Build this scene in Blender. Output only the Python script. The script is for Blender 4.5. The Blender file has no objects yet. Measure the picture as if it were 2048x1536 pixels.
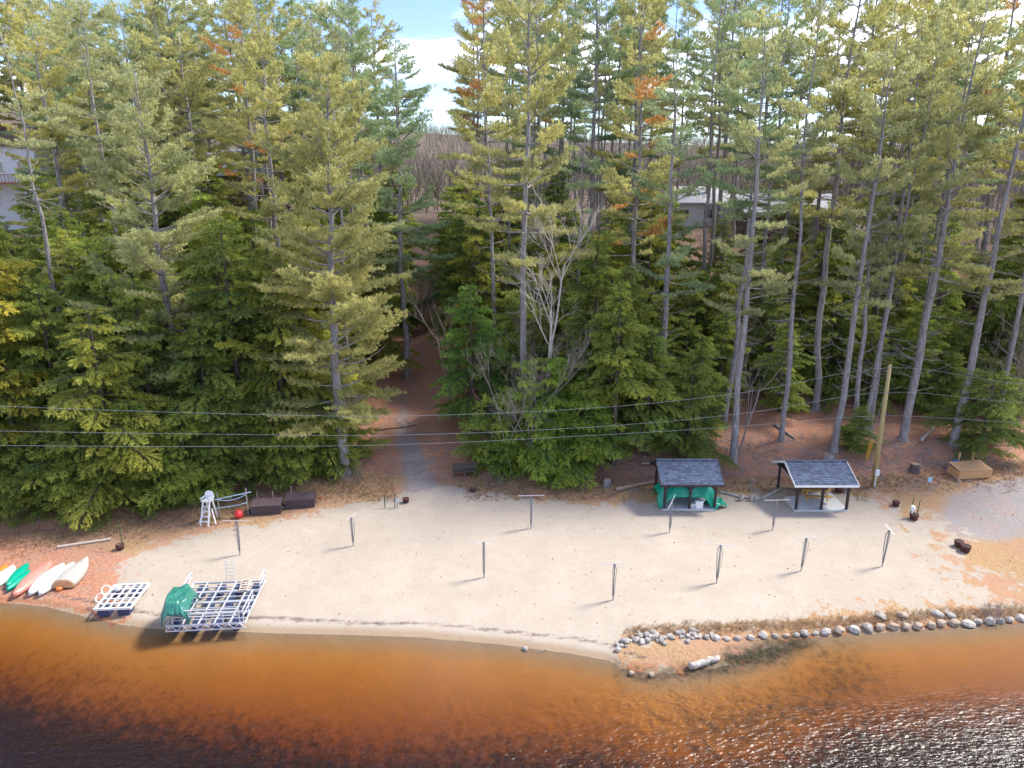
import bpy, math, random
import numpy as np
from mathutils import Vector, Matrix
R = math.radians
rng = np.random.default_rng(7)
random.seed(7)
scn = bpy.context.scene
COL = scn.collection

# ------------------------------------------------------------------ camera, sky, sun, exposure
CZ, TILT, FPX = 22.6, R(16.0), 1421.0
cam_d = bpy.data.cameras.new('camera'); cam = bpy.data.objects.new('camera', cam_d); COL.objects.link(cam)
cam.location = (0, 0, CZ); cam.rotation_euler = (R(90) - TILT, 0, 0)
cam_d.sensor_width = 36; cam_d.lens = 36 * FPX / 2048; cam_d.clip_start = .5; cam_d.clip_end = 6000
scn.camera = cam
SUN_EL, SUN_AZ = R(50), R(70)            # azimuth clockwise from +Y (the way the camera looks)
SUN_STRENGTH, SUN_ANGLE, SKY_STRENGTH, EXPOSURE = 1.25, R(12), 0.125, 2.62
scn.view_settings.view_transform = 'Standard'; scn.view_settings.look = 'None'
scn.view_settings.exposure = EXPOSURE; scn.view_settings.gamma = 1; scn.view_settings.use_curve_mapping = False
w = bpy.data.worlds.new("World"); scn.world = w; w.use_nodes = True
nt = w.node_tree; nt.nodes.clear()
def N(nt, t, **k):
    n = nt.nodes.new(t)
    for a, b in k.items():
        if a == 'ins':
            for i, v in b.items(): n.inputs[i].default_value = v
        else: setattr(n, a, b)
    return n
sky = N(nt, 'ShaderNodeTexSky', sky_type='NISHITA', sun_disc=False, sun_elevation=SUN_EL, sun_rotation=SUN_AZ,
        altitude=500, air_density=1.0, dust_density=0.6, ozone_density=2.0)
tc = N(nt, 'ShaderNodeTexCoord')
mp = N(nt, 'ShaderNodeMapping'); mp.inputs['Scale'].default_value = (1.0, 1.0, 2.6); mp.inputs['Location'].default_value = (1.15, .6, .2)
cn = N(nt, 'ShaderNodeTexNoise', ins={'Scale': 2.6, 'Detail': 9.0, 'Roughness': .6, 'Distortion': .35})
cr = N(nt, 'ShaderNodeValToRGB'); cr.color_ramp.elements[0].position = .50; cr.color_ramp.elements[1].position = .72
hs = N(nt, 'ShaderNodeHueSaturation', ins={'Hue': .518, 'Saturation': 1.15, 'Value': .38})
mx = N(nt, 'ShaderNodeMix', data_type='RGBA'); mx.inputs[7].default_value = (5.6, 5.5, 5.5, 1)
bg = N(nt, 'ShaderNodeBackground'); bg.inputs['Strength'].default_value = SKY_STRENGTH
wo = N(nt, 'ShaderNodeOutputWorld')
L = nt.links.new
L(tc.outputs['Generated'], mp.inputs['Vector']); L(mp.outputs['Vector'], cn.inputs['Vector'])
L(cn.outputs['Fac'], cr.inputs['Fac']); L(cr.outputs['Color'], mx.inputs[0]); L(sky.outputs['Color'], hs.inputs['Color']); L(hs.outputs['Color'], mx.inputs[6])
L(mx.outputs[2], bg.inputs['Color']); L(bg.outputs['Background'], wo.inputs['Surface'])
sd = bpy.data.lights.new('sun', 'SUN'); sun = bpy.data.objects.new('sun', sd); COL.objects.link(sun)
sd.energy = SUN_STRENGTH; sd.angle = SUN_ANGLE; sd.color = (1, .93, .82)
sdir = Vector((math.sin(SUN_AZ) * math.cos(SUN_EL), math.cos(SUN_AZ) * math.cos(SUN_EL), math.sin(SUN_EL)))
sun.rotation_euler = sdir.to_track_quat('Z', 'Y').to_euler(); sun.location = sdir * 200
scn.cycles.max_bounces = 6; scn.cycles.diffuse_bounces = 3; scn.cycles.glossy_bounces = 3
scn.cycles.transmission_bounces = 4; scn.cycles.transparent_max_bounces = 12
scn.cycles.use_denoising = True

# ------------------------------------------------------------------ measuring the place
CT, ST = math.cos(TILT), math.sin(TILT)
def ray(px, py):
    u = (px - 1024) / FPX; v = -(py - 768) / FPX
    return np.array([u, CT + v * ST, -ST + v * CT])
def at_h(px, py, z):
    d = ray(px, py); t = (z - CZ) / d[2]; return np.array([d[0] * t, d[1] * t, z])
def x_at(px, D, z=0):                       # world x of an image column at ground distance D
    return (px - 1024) / FPX * (D * CT + (CZ - z) * ST)

shore_px = [(-900, 1120), (-300, 1172), (0, 1205), (90, 1212), (180, 1235), (250, 1250), (330, 1259), (600, 1267), (830, 1273), (1000, 1288),
            (1140, 1306), (1225, 1322), (1245, 1336), (1300, 1346), (1360, 1347), (1430, 1336), (1500, 1320), (1560, 1298), (1592, 1277),
            (1700, 1269), (1850, 1259), (2048, 1244), (2400, 1216), (3000, 1170)]
SH = np.array([at_h(a, b, 0)[:2] for a, b in shore_px]); SH = SH[np.argsort(SH[:, 0])]
bank_px = [(-600, 1090), (0, 1062), (200, 1046), (380, 1008), (640, 962), (720, 950), (850, 965), (960, 962), (1200, 962), (1320, 968), (1560, 962),
           (1760, 955), (1900, 950), (2048, 930), (2600, 900)]
BK = np.array([at_h(a, b, .75)[:2] for a, b in bank_px]); BK = BK[np.argsort(BK[:, 0])]

def smooth_noise(x, y, s, seed):
    r = np.random.default_rng(seed); o = 0
    for k in range(6):
        a = r.uniform(0, 6.28); f = s * r.uniform(.6, 1.7); p = r.uniform(0, 6.28)
        o = o + np.sin((x * math.cos(a) + y * math.sin(a)) * f + p)
    return o / 6
def path_x(y): return np.interp(y, [40, 46, 52, 58, 66, 76], [-4.8, -5.6, -7.4, -9.0, -10.6, -11.2])
def height(x, y):
    x = np.asarray(x, float); y = np.asarray(y, float)
    d = y - np.interp(x, SH[:, 0], SH[:, 1])
    land = .22 * (1 - np.exp(-np.maximum(d, 0) / 1.0)) + .036 * np.minimum(np.maximum(d, 0), 18)
    land = land + .03 * smooth_noise(x, y, .9, 3) * np.clip(d / 4, 0, 1)
    bed = np.maximum(-.15 * np.maximum(-d, 0) ** 1.1 - .012 * np.maximum(-d - 2.5, 0) ** 2, -4.8)
    s = np.maximum(y - np.interp(x, BK[:, 0], BK[:, 1]), 0)
    rise = 19 * (1 - np.exp(-(s / 50) ** 1.5)) + .55 * (1 - np.exp(-(s / 2.5) ** 2))
    pg = np.exp(-((x - path_x(y)) / 3.2) ** 2) * (y < 90)
    rise = rise * (1 - .3 * pg) + .35 * smooth_noise(x, y, .35, 5) * np.clip(s / 6, 0, 1) + .1 * smooth_noise(x, y, 1.4, 9) * np.clip(s / 3, 0, 1)
    lf = np.interp(x / np.maximum(y, 1), [-.8, -.35, 0, .3, .8], [1.35, 1.0, .68, .58, .7])
    hill = lf * 42 * (1 - np.exp(-(np.maximum(y - 160, 0) / 210) ** 2)) * (1 + .13 * smooth_noise(x, y, .012, 11))
    return np.where(d > 0, land + rise + hill, bed)
def hz(x, y): return float(height(x, y))
_T = np.arange(20, 190, .15)
def at(px, py, up=0.0):                      # the ground point seen at a place in the photograph
    d = ray(px, py); P = _T[:, None] * d; g = CZ + P[:, 2] - height(P[:, 0], P[:, 1]) - up; k = int(np.argmax(g <= 0))
    if k == 0: k = len(_T) - 1
    f = g[k - 1] / (g[k - 1] - g[k] + 1e-12); t = _T[k - 1] + f * .15
    return Vector((d[0] * t, d[1] * t, hz(d[0] * t, d[1] * t)))
def atw(px, D):
    x = x_at(px, D, hz(0, D))
    x = x_at(px, D, hz(x, D)); return Vector((x, D, hz(x, D)))

# ------------------------------------------------------------------ helpers
def props(o, label=None, cat=None, group=None, kind=None):
    if label: o['label'] = label
    if cat: o['category'] = cat
    if group: o['group'] = group
    if kind: o['kind'] = kind
    return o
def thing(name, label, cat, loc=(0, 0, 0), rz=0, group=None):
    o = bpy.data.objects.new(name, None); COL.objects.link(o); o.empty_display_size = .2
    o.location = loc; o.rotation_euler = (0, 0, rz)
    return props(o, label, cat, group)
def link(name, me, parent=None, loc=(0, 0, 0), rot=(0, 0, 0), scale=(1, 1, 1)):
    o = bpy.data.objects.new(name, me); COL.objects.link(o)
    o.parent = parent; o.location = loc; o.rotation_euler = rot; o.scale = scale
    return o
def mesh_np(name, V, T, mat, quads=None, attrs=None, smooth=False):
    V = np.asarray(V, np.float32); me = bpy.data.meshes.new(name)
    T = np.asarray(T, np.int32).reshape(-1, 3) if T is not None and len(T) else np.zeros((0, 3), np.int32)
    Q = np.asarray(quads, np.int32).reshape(-1, 4) if quads is not None and len(quads) else np.zeros((0, 4), np.int32)
    me.vertices.add(len(V)); me.vertices.foreach_set('co', V.ravel())
    nl = T.size + Q.size
    me.loops.add(nl); me.loops.foreach_set('vertex_index', np.concatenate([T.ravel(), Q.ravel()]))
    me.polygons.add(len(T) + len(Q))
    st = np.concatenate([np.arange(len(T)) * 3, T.size + np.arange(len(Q)) * 4]).astype(np.int32)
    me.polygons.foreach_set('loop_start', st)
    if smooth: me.polygons.foreach_set('use_smooth', np.ones(len(T) + len(Q), bool))
    me.update(calc_edges=True)
    for k, (typ, dat) in (attrs or {}).items():
        a = me.attributes.new(k, typ, 'POINT')
        a.data.foreach_set('value' if typ == 'FLOAT' else 'color', np.asarray(dat, np.float32).ravel())
    if mat: me.materials.append(mat)
    return me
class MB:                                     # collects boxes, tubes, sheets into one mesh
    def __init__(s): s.v = []; s.f = []
    def add(s, v, f):
        n = len(s.v); s.v += [tuple(map(float, p)) for p in v]; s.f += [tuple(i + n for i in q) for q in f]; return s
    def box(s, x0, x1, y0, y1, z0, z1):
        return s.add([(x0, y0, z0), (x1, y0, z0), (x1, y1, z0), (x0, y1, z0), (x0, y0, z1), (x1, y0, z1), (x1, y1, z1), (x0, y1, z1)],
                     [(3, 2, 1, 0), (4, 5, 6, 7), (0, 1, 5, 4), (1, 2, 6, 5), (2, 3, 7, 6), (3, 0, 4, 7)])
    def beam(s, a, b, wd, th, up=(0, 0, 1)):
        a = Vector(a); b = Vector(b); d = (b - a).normalized(); u = Vector(up)
        if abs(d.dot(u)) > .95: u = Vector((0, 1, 0))
        sx = d.cross(u).normalized() * wd / 2; sz = sx.cross(d).normalized() * th / 2
        v = [a - sx - sz, a + sx - sz, a + sx + sz, a - sx + sz, b - sx - sz, b + sx - sz, b + sx + sz, b - sx + sz]
        return s.add(v, [(0, 1, 2, 3), (7, 6, 5, 4), (0, 4, 5, 1), (1, 5, 6, 2), (2, 6, 7, 3), (3, 7, 4, 0)])
    def tube(s, pts, r, n=6, cap=True):
        pts = [Vector(p) for p in pts]; rr = r if hasattr(r, '__len__') else [r] * len(pts); v = []; f = []
        for i, p in enumerate(pts):
            d = (pts[min(i + 1, len(pts) - 1)] - pts[max(i - 1, 0)]).normalized()
            a = d.orthogonal().normalized() if i == 0 else (a0 - d * a0.dot(d)).normalized()
            a0 = a; b = d.cross(a)
            for k in range(n):
                t = 2 * math.pi * k / n; v.append(p + (a * math.cos(t) + b * math.sin(t)) * rr[i])
        for i in range(len(pts) - 1):
            for k in range(n):
                f.append((i * n + k, i * n + (k + 1) % n, (i + 1) * n + (k + 1) % n, (i + 1) * n + k))
        if cap:
            f.append(tuple(range(n))[::-1]); f.append(tuple(range((len(pts) - 1) * n, len(pts) * n)))
        return s.add(v, f)
    def lathe(s, prof, n=14, c=(0, 0, 0)):
        v = []; f = []
        for (r, z) in prof:
            for k in range(n):
                t = 2 * math.pi * k / n; v.append((c[0] + r * math.cos(t), c[1] + r * math.sin(t), c[2] + z))
        for i in range(len(prof) - 1):
            for k in range(n): f.append((i * n + k, i * n + (k + 1) % n, (i + 1) * n + (k + 1) % n, (i + 1) * n + k))
        f.append(tuple(range(n))[::-1]); f.append(tuple(range((len(prof) - 1) * n, len(prof) * n)))
        return s.add(v, f)
    def mesh(s, name, m, smooth=False):
        me = bpy.data.meshes.new(name); me.from_pydata(s.v, [], s.f)
        if smooth: me.polygons.foreach_set('use_smooth', [True] * len(me.polygons))
        me.update()
        if m: me.materials.append(m)
        return me
    def build(s, name, m, parent=None, smooth=False, **k):
        return link(name, s.mesh(name, m, smooth), parent, **k)
def dup(root, loc=None, rz=None, label=None, group=None, scale=None):
    r = root.copy(); COL.objects.link(r)
    if loc is not None: r.location = loc
    if rz is not None: r.rotation_euler = (0, 0, rz)
    if scale is not None: r.scale = scale
    if label: r['label'] = label
    if group: r['group'] = group
    for ch in list(root.children):
        c = ch.copy(); COL.objects.link(c); c.parent = r
        for g in list(ch.children):
            e = g.copy(); COL.objects.link(e); e.parent = c
    return r

# ------------------------------------------------------------------ materials
MATS = {}
def pm(name, c1, c2=None, scale=8.0, rough=.7, bump=0.0, metal=0.0, detail=5.0, stretch=(1, 1, 1), spec=.3, bscale=None):
    if name in MATS: return MATS[name]
    m = bpy.data.materials.new(name); m.use_nodes = True; t = m.node_tree; b = t.nodes['Principled BSDF']
    c2 = c2 or tuple(x * .75 for x in c1)
    co = N(t, 'ShaderNodeTexCoord'); ma = N(t, 'ShaderNodeMapping'); ma.inputs['Scale'].default_value = stretch
    no = N(t, 'ShaderNodeTexNoise', ins={'Scale': scale, 'Detail': detail, 'Roughness': .62})
    ra = N(t, 'ShaderNodeValToRGB'); e = ra.color_ramp.elements
    e[0].position = .33; e[1].position = .68; e[0].color = (*c1, 1); e[1].color = (*c2, 1)
    l = t.links.new
    l(co.outputs['Object'], ma.inputs[0]); l(ma.outputs[0], no.inputs[0]); l(no.outputs['Fac'], ra.inputs[0]); l(ra.outputs[0], b.inputs['Base Color'])
    b.inputs['Roughness'].default_value = rough; b.inputs['Metallic'].default_value = metal; b.inputs['Specular IOR Level'].default_value = spec
    if bump:
        n2 = N(t, 'ShaderNodeTexNoise', ins={'Scale': bscale or scale * 3, 'Detail': 4.0}); l(ma.outputs[0], n2.inputs[0])
        bu = N(t, 'ShaderNodeBump', ins={'Strength': bump, 'Distance': .05}); l(n2.outputs['Fac'], bu.inputs['Height']); l(bu.outputs[0], b.inputs['Normal'])
    MATS[name] = m; return m
def foliage(name, dark, light, trans=.35):
    m = bpy.data.materials.new(name); m.use_nodes = True; t = m.node_tree; t.nodes.clear(); l = t.links.new
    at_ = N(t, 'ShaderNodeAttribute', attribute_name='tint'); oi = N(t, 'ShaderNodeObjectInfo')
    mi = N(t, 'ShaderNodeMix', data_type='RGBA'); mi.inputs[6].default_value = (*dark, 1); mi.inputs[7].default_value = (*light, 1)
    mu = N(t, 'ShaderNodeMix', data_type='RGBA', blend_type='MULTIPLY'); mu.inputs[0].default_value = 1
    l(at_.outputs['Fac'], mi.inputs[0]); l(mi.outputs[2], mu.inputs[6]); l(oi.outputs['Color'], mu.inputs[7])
    d = N(t, 'ShaderNodeBsdfPrincipled', ins={'Roughness': .6, 'Specular IOR Level': .25}); tr = N(t, 'ShaderNodeBsdfTranslucent')
    ms = N(t, 'ShaderNodeMixShader', ins={0: trans}); o = N(t, 'ShaderNodeOutputMaterial')
    l(mu.outputs[2], d.inputs['Base Color']); l(mu.outputs[2], tr.inputs['Color'])
    l(d.outputs[0], ms.inputs[1]); l(tr.outputs[0], ms.inputs[2]); l(ms.outputs[0], o.inputs['Surface'])
    return m
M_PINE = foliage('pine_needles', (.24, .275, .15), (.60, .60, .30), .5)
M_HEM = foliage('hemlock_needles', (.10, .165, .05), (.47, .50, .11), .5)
M_DEADN = foliage('orange_needles', (.50, .26, .09), (.70, .42, .15), .45)
M_WEED = foliage('dry_weeds', (.22, .13, .075), (.50, .36, .22), .3)
M_BARK = pm('pine_bark', (.40, .37, .365), (.15, .13, .125), 3.6, .9, 1.0, stretch=(3, 3, .5), bscale=10)
M_BARKD = pm('dark_bark', (.15, .12, .105), (.07, .055, .05), 3.2, .9, .8, stretch=(2.5, 2.5, .6), bscale=11)
M_TWIG = pm('grey_dead_wood', (.34, .31, .29), (.2, .18, .165), 4, .9, .3)
M_BARE = pm('bare_bark', (.36, .30, .27), (.22, .18, .16), 4, .9, .2)
M_BIRCH = pm('birch_bark', (.55, .51, .46), (.2, .175, .15), 4, .8, .3, stretch=(1, 1, 3))
M_STUMP = pm('cut_wood', (.40, .28, .2), (.24, .17, .13), 7, .9, .4)
M_ALU = pm('aluminium', (.72, .74, .77), (.62, .64, .68), 6, .45, .05, metal=.35, spec=.5)
M_STEEL = pm('galvanised_steel', (.30, .31, .33), (.2, .21, .23), 9, .5, metal=.4)
M_WHITE = pm('white_paint', (.80, .80, .79), (.68, .68, .67), 5, .5, .05)
M_FLOAT = pm('navy_float_plastic', (.022, .035, .085), (.035, .05, .11), 6, .4, .1, spec=.5)
M_TARP = pm('dark_green_tarp', (.02, .15, .11), (.035, .20, .155), 3, .32, .5, spec=.6, bscale=5)
M_TARP2 = pm('bright_green_tarp', (.0, .29, .19), (.0, .22, .145), 3, .4, .5, spec=.5, bscale=4)
M_BROWN = pm('brown_plastic', (.095, .065, .068), (.07, .05, .052), 5, .5, .15)
M_POST = pm('dark_stained_wood', (.055, .04, .042), (.04, .028, .03), 7, .7, .2)
M_CONC = pm('concrete', (.60, .61, .60), (.5, .505, .5), 2.5, .85, .12)
M_GREYW = pm('weathered_wood', (.30, .26, .22), (.2, .17, .145), 5, .85, .3, stretch=(.6, 4, 4))
M_PLANK = pm('pale_weathered_plank', (.58, .5, .42), (.42, .35, .29), 5, .85, .3, stretch=(.6, 4, 4))
M_TANW = pm('new_cedar', (.62, .36, .17), (.5, .28, .125), 5, .7, .2, stretch=(.6, 4, 4))
M_YELW = pm('varnished_pine', (.60, .36, .10), (.48, .27, .07), 5, .55, .15, stretch=(.6, 4, 4))
M_POLE = pm('treated_pole_wood', (.42, .33, .15), (.32, .25, .12), 5, .85, .3, stretch=(4, 4, .4))
M_YEL = pm('yellow_plastic', (.80, .43, .02), (.7, .36, .02), 6, .4)
M_RED = pm('red_rubber', (.70, .035, .04), (.62, .03, .035), 6, .35, spec=.5)
M_BLUE = pm('blue_plastic', (.01, .10, .42), (.01, .08, .35), 6, .4, spec=.5)
M_BLUEP = pm('blue_pipe', (.22, .36, .52), (.5, .56, .6), 4, .4)
M_SIGN = pm('blue_sign_face', (.20, .48, .72), (.32, .58, .78), 22, .5)
M_GREENP = pm('green_post_paint', (.05, .10, .05), (.04, .075, .04), 9, .6)
M_BARREL = pm('red_brown_barrel', (.13, .035, .03), (.09, .028, .025), 7, .7, .3)
M_SOIL = pm('potting_soil', (.10, .07, .055), (.06, .045, .035), 20, .95, .5)
M_BLACK = pm('black_rubber', (.02, .02, .022), (.03, .03, .033), 7, .6)
M_KPINK = pm('salmon_kayak', (.78, .26, .21), (.70, .21, .17), 3, .4, spec=.5)
M_KWHITE = pm('white_hull', (.80, .81, .82), (.70, .71, .73), 3, .4, spec=.5)
M_KGREEN = pm('green_kayak', (.0, .34, .22), (.0, .28, .18), 3, .35, spec=.5)
M_KORANGE = pm('orange_kayak', (.85, .22, .05), (.75, .18, .04), 3, .35, spec=.5)
M_HULL = pm('bare_aluminium_hull', (.54, .52, .47), (.44, .42, .38), 2, .5, .05, metal=.2, spec=.5)
M_WIRE = pm('wire', (.42, .46, .52), (.34, .38, .44), 2, .5, metal=.3)
M_GLASS = pm('window_glass', (.05, .06, .075), (.09, .105, .12), .7, .08, spec=.8)
M_SIDE = pm('brown_siding', (.13, .085, .075), (.1, .065, .058), 4, .8, .2, stretch=(1, 1, 6))
M_DECK = pm('red_brown_deck', (.32, .15, .09), (.25, .115, .07), 4, .8, .2)
M_WSIDE = pm('pale_siding', (.66, .68, .70), (.58, .6, .62), 3, .7, .1, stretch=(1, 1, 6))
M_ROOFP = pm('pale_metal_roof', (.42, .42, .44), (.34, .34, .36), 2, .5, .1)
def rock_mat(name, c, c2):
    return pm(name, c, c2, 1.6, .85, .5, bscale=7)
M_ROCKS = [rock_mat('grey_granite', (.36, .335, .305), (.2, .185, .17)), rock_mat('tan_granite', (.44, .35, .27), (.26, .2, .155)), rock_mat('pale_granite', (.46, .43, .39), (.28, .255, .23))]
def shingle_mat():
    m = bpy.data.materials.new('slate_blue_shingles'); m.use_nodes = True; t = m.node_tree; b = t.nodes['Principled BSDF']; l = t.links.new
    co = N(t, 'ShaderNodeTexCoord'); br = N(t, 'ShaderNodeTexBrick', ins={'Scale': 1.0, 'Mortar Size': .012, 'Brick Width': .3, 'Row Height': .15, 'Color1': (.10, .14, .22, 1), 'Color2': (.045, .06, .10, 1), 'Mortar': (.022, .026, .04, 1)})
    sp = N(t, 'ShaderNodeSeparateXYZ'); cb = N(t, 'ShaderNodeCombineXYZ'); no = N(t, 'ShaderNodeTexNoise', ins={'Scale': 9.0, 'Detail': 6.0})
    l(co.outputs['Object'], sp.inputs[0]); l(sp.outputs[0], cb.inputs[0]); l(sp.outputs[1], cb.inputs[1]); l(cb.outputs[0], br.inputs['Vector'])
    l(co.outputs['Object'], no.inputs[0])
    mi = N(t, 'ShaderNodeMix', data_type='RGBA', blend_type='OVERLAY'); mi.inputs[0].default_value = .8
    l(br.outputs['Color'], mi.inputs[6]); l(no.outputs['Fac'], mi.inputs[7]); l(mi.outputs[2], b.inputs['Base Color'])
    b.inputs['Roughness'].default_value = .85
    bu = N(t, 'ShaderNodeBump', ins={'Strength': .6, 'Distance': .02}); l(br.outputs['Fac'], bu.inputs['Height']); bu.invert = True; l(bu.outputs[0], b.inputs['Normal'])
    return m
M_SHING = shingle_mat()

# ------------------------------------------------------------------ ground
def ground_mat():
    m = bpy.data.materials.new('ground_cover'); m.use_nodes = True; t = m.node_tree; b = t.nodes['Principled BSDF']; l = t.links.new
    geo = N(t, 'ShaderNodeNewGeometry')
    def noise(sc, de=6, ro=.6, st=None):
        n = N(t, 'ShaderNodeTexNoise', ins={'Scale': sc, 'Detail': de, 'Roughness': ro})
        if st:
            mm = N(t, 'ShaderNodeMapping'); mm.inputs['Scale'].default_value = st; l(geo.outputs['Position'], mm.inputs[0]); l(mm.outputs[0], n.inputs[0])
        else: l(geo.outputs['Position'], n.inputs[0])
        return n.outputs['Fac']
    def ramp(f, *st):
        r = N(t, 'ShaderNodeValToRGB'); e = r.color_ramp.elements
        while len(e) < len(st): e.new(.5)
        for i, (p, c) in enumerate(st): e[i].position = p; e[i].color = (*c, 1)
        l(f, r.inputs[0]); return r.outputs[0]
    def mix(f, a, c):
        n = N(t, 'ShaderNodeMix', data_type='RGBA'); l(f, n.inputs[0]); l(a, n.inputs[6]); l(c, n.inputs[7]); return n.outputs[2]
    def math_(op, a, c):
        n = N(t, 'ShaderNodeMath', operation=op)
        for i, q in enumerate((a, c)):
            if isinstance(q, (int, float)): n.inputs[i].default_value = q
            else: l(q, n.inputs[i])
        return n.outputs[0]
    def edge(mask, nz, amp=.9, soft=.10):           # a ragged edge to a painted area
        v = math_('ADD', mask, math_('MULTIPLY', math_('SUBTRACT', nz, .5), amp))
        r = N(t, 'ShaderNodeMapRange', interpolation_type='SMOOTHSTEP'); r.inputs[1].default_value = .5 - soft; r.inputs[2].default_value = .5 + soft
        l(v, r.inputs[0]); return r.outputs[0]
    def attr(a):
        n = N(t, 'ShaderNodeAttribute', attribute_name=a); return n
    a1 = N(t, 'ShaderNodeSeparateColor'); l(attr('cover').outputs['Color'], a1.inputs[0])
    a2 = N(t, 'ShaderNodeSeparateColor'); l(attr('cover2').outputs['Color'], a2.inputs[0])
    sandm, grass, gravel = a1.outputs[0], a1.outputs[1], a1.outputs[2]
    weed, wet, woods = a2.outputs[0], a2.outputs[1], a2.outputs[2]
    n_l = noise(.35, 5); n_m = noise(1.1, 7, .65); n_f = noise(9, 5, .7); n_ff = noise(28, 3, .7)
    needles = ramp(n_f, (.3, (.28, .11, .06)), (.52, (.46, .225, .14)), (.72, (.62, .37, .25)))
    needles = mix(ramp(n_m, (.42, (0, 0, 0)), (.62, (.75, .75, .75))), needles, ramp(n_ff, (.35, (.20, .11, .085)), (.65, (.54, .36, .26))))
    grs = ramp(n_f, (.3, (.27, .165, .085)), (.55, (.40, .265, .145)), (.75, (.49, .36, .22)))
    grs = mix(ramp(n_l, (.44, (0, 0, 0)), (.6, (.8, .8, .8))), grs, ramp(n_ff, (.35, (.32, .16, .10)), (.65, (.47, .30, .2))))
    sand = ramp(n_m, (.3, (.375, .325, .262)), (.7, (.425, .37, .307)))
    sand = mix(ramp(n_l, (.40, (0, 0, 0)), (.7, (.4, .4, .4))), sand, ramp(n_ff, (.3, (.29, .25, .205)), (.7, (.36, .312, .26))))
    sand = mix(ramp(noise(3.3, 9, .75), (.655, (0, 0, 0)), (.72, (.55, .55, .55))), sand, ramp(n_f, (.4, (.27, .15, .1)), (.6, (.37, .26, .19))))
    grav = ramp(n_ff, (.3, (.215, .20, .195)), (.7, (.36, .335, .325)))
    grav = mix(ramp(n_m, (.45, (0, 0, 0)), (.62, (.55, .55, .55))), grav, ramp(n_f, (.3, (.30, .2, .16)), (.7, (.4, .3, .25))))
    dark = ramp(n_f, (.35, (.022, .024, .018)), (.7, (.085, .088, .058)))
    hillc = ramp(n_f, (.35, (.12, .095, .075)), (.7, (.23, .175, .14)))
    c = mix(edge(grass, n_m, 1.0, .2), needles, grs)
    c = mix(edge(gravel, n_m, .9, .22), c, grav)
    n_e = noise(.9, 10, .72)
    c = mix(edge(sandm, n_e, 2.3, .07), c, sand)
    c = mix(edge(weed, noise(2.2, 9, .78), 1.4, .3), c, dark)
    c = mix(edge(attr('cover').outputs['Alpha'], noise(2.5, 8, .7), 1.1, .25), c, ramp(n_f, (.35, (.10, .075, .07)), (.7, (.22, .17, .15))))
    wetc = N(t, 'ShaderNodeMix', data_type='RGBA', blend_type='MULTIPLY'); l(edge(wet, n_m, .5, .3), wetc.inputs[0]); l(c, wetc.inputs[6]); zz = N(t, 'ShaderNodeSeparateXYZ'); l(geo.outputs['Position'], zz.inputs[0])
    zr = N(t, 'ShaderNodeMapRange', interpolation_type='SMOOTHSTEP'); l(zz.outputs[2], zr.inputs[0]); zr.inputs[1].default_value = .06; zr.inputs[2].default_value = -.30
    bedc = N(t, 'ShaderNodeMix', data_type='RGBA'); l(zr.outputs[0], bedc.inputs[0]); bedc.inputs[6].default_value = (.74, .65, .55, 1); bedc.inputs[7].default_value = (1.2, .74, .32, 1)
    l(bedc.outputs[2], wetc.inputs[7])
    c = mix(woods, wetc.outputs[2], hillc)
    l(c, b.inputs['Base Color']); b.inputs['Roughness'].default_value = .95; b.inputs['Specular IOR Level'].default_value = .1
    hgt = math_('ADD', math_('ADD', math_('MULTIPLY', n_f, .6), math_('MULTIPLY', noise(3.6, 4, .6), 1.3)), math_('MULTIPLY', n_ff, .35))
    k = N(t, 'ShaderNodeMapRange'); l(sandm, k.inputs[0]); k.inputs[3].default_value = .9; k.inputs[4].default_value = .28
    bu = N(t, 'ShaderNodeBump', ins={'Distance': .12}); l(k.outputs[0], bu.inputs['Strength']); l(hgt, bu.inputs['Height']); l(bu.outputs[0], b.inputs['Normal'])
    return m
M_GROUND = ground_mat()
def grow(a, b, step, f=1.18):
    o = [a]; s = step
    while o[-1] < b: o.append(o[-1] + s); s *= f
    return o
xs = np.arange(-46, 46.01, .3); g = np.array(grow(46, 1500, .5, 1.14)[1:]); gx = np.concatenate([-g[::-1], xs, g])
ys = np.arange(16, 60, .25); gy = np.concatenate([-np.array(grow(-16, 300, .6, 1.3)[1:])[::-1], ys, np.array(grow(60, 1600, .35, 1.055))])
GX, GY = np.meshgrid(gx, gy); GZ = height(GX, GY)
P2 = np.stack([GX.ravel(), GY.ravel()], 1)
def signed(poly):                              # + inside, metres to the outline
    poly = np.asarray(poly)[:, :2]; ins = np.zeros(len(P2), bool); dist = np.full(len(P2), 1e9)
    for a, b in zip(poly, np.roll(poly, -1, 0)):
        e = b - a; t = np.clip(((P2 - a) @ e) / (e @ e + 1e-9), 0, 1)
        dist = np.minimum(dist, np.hypot(*(P2 - a - t[:, None] * e).T))
        c = (a[1] > P2[:, 1]) != (b[1] > P2[:, 1])
        ins ^= c & (P2[:, 0] < (b[0] - a[0]) * (P2[:, 1] - a[1]) / (b[1] - a[1] + 1e-12) + a[0])
    return np.where(ins, dist, -dist)
def area(pxs, soft=1.2, z=.5):
    s = signed([at_h(a, b, z) for a, b in pxs]); return np.clip(.5 + s / (2 * soft), 0, 1), s
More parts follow.
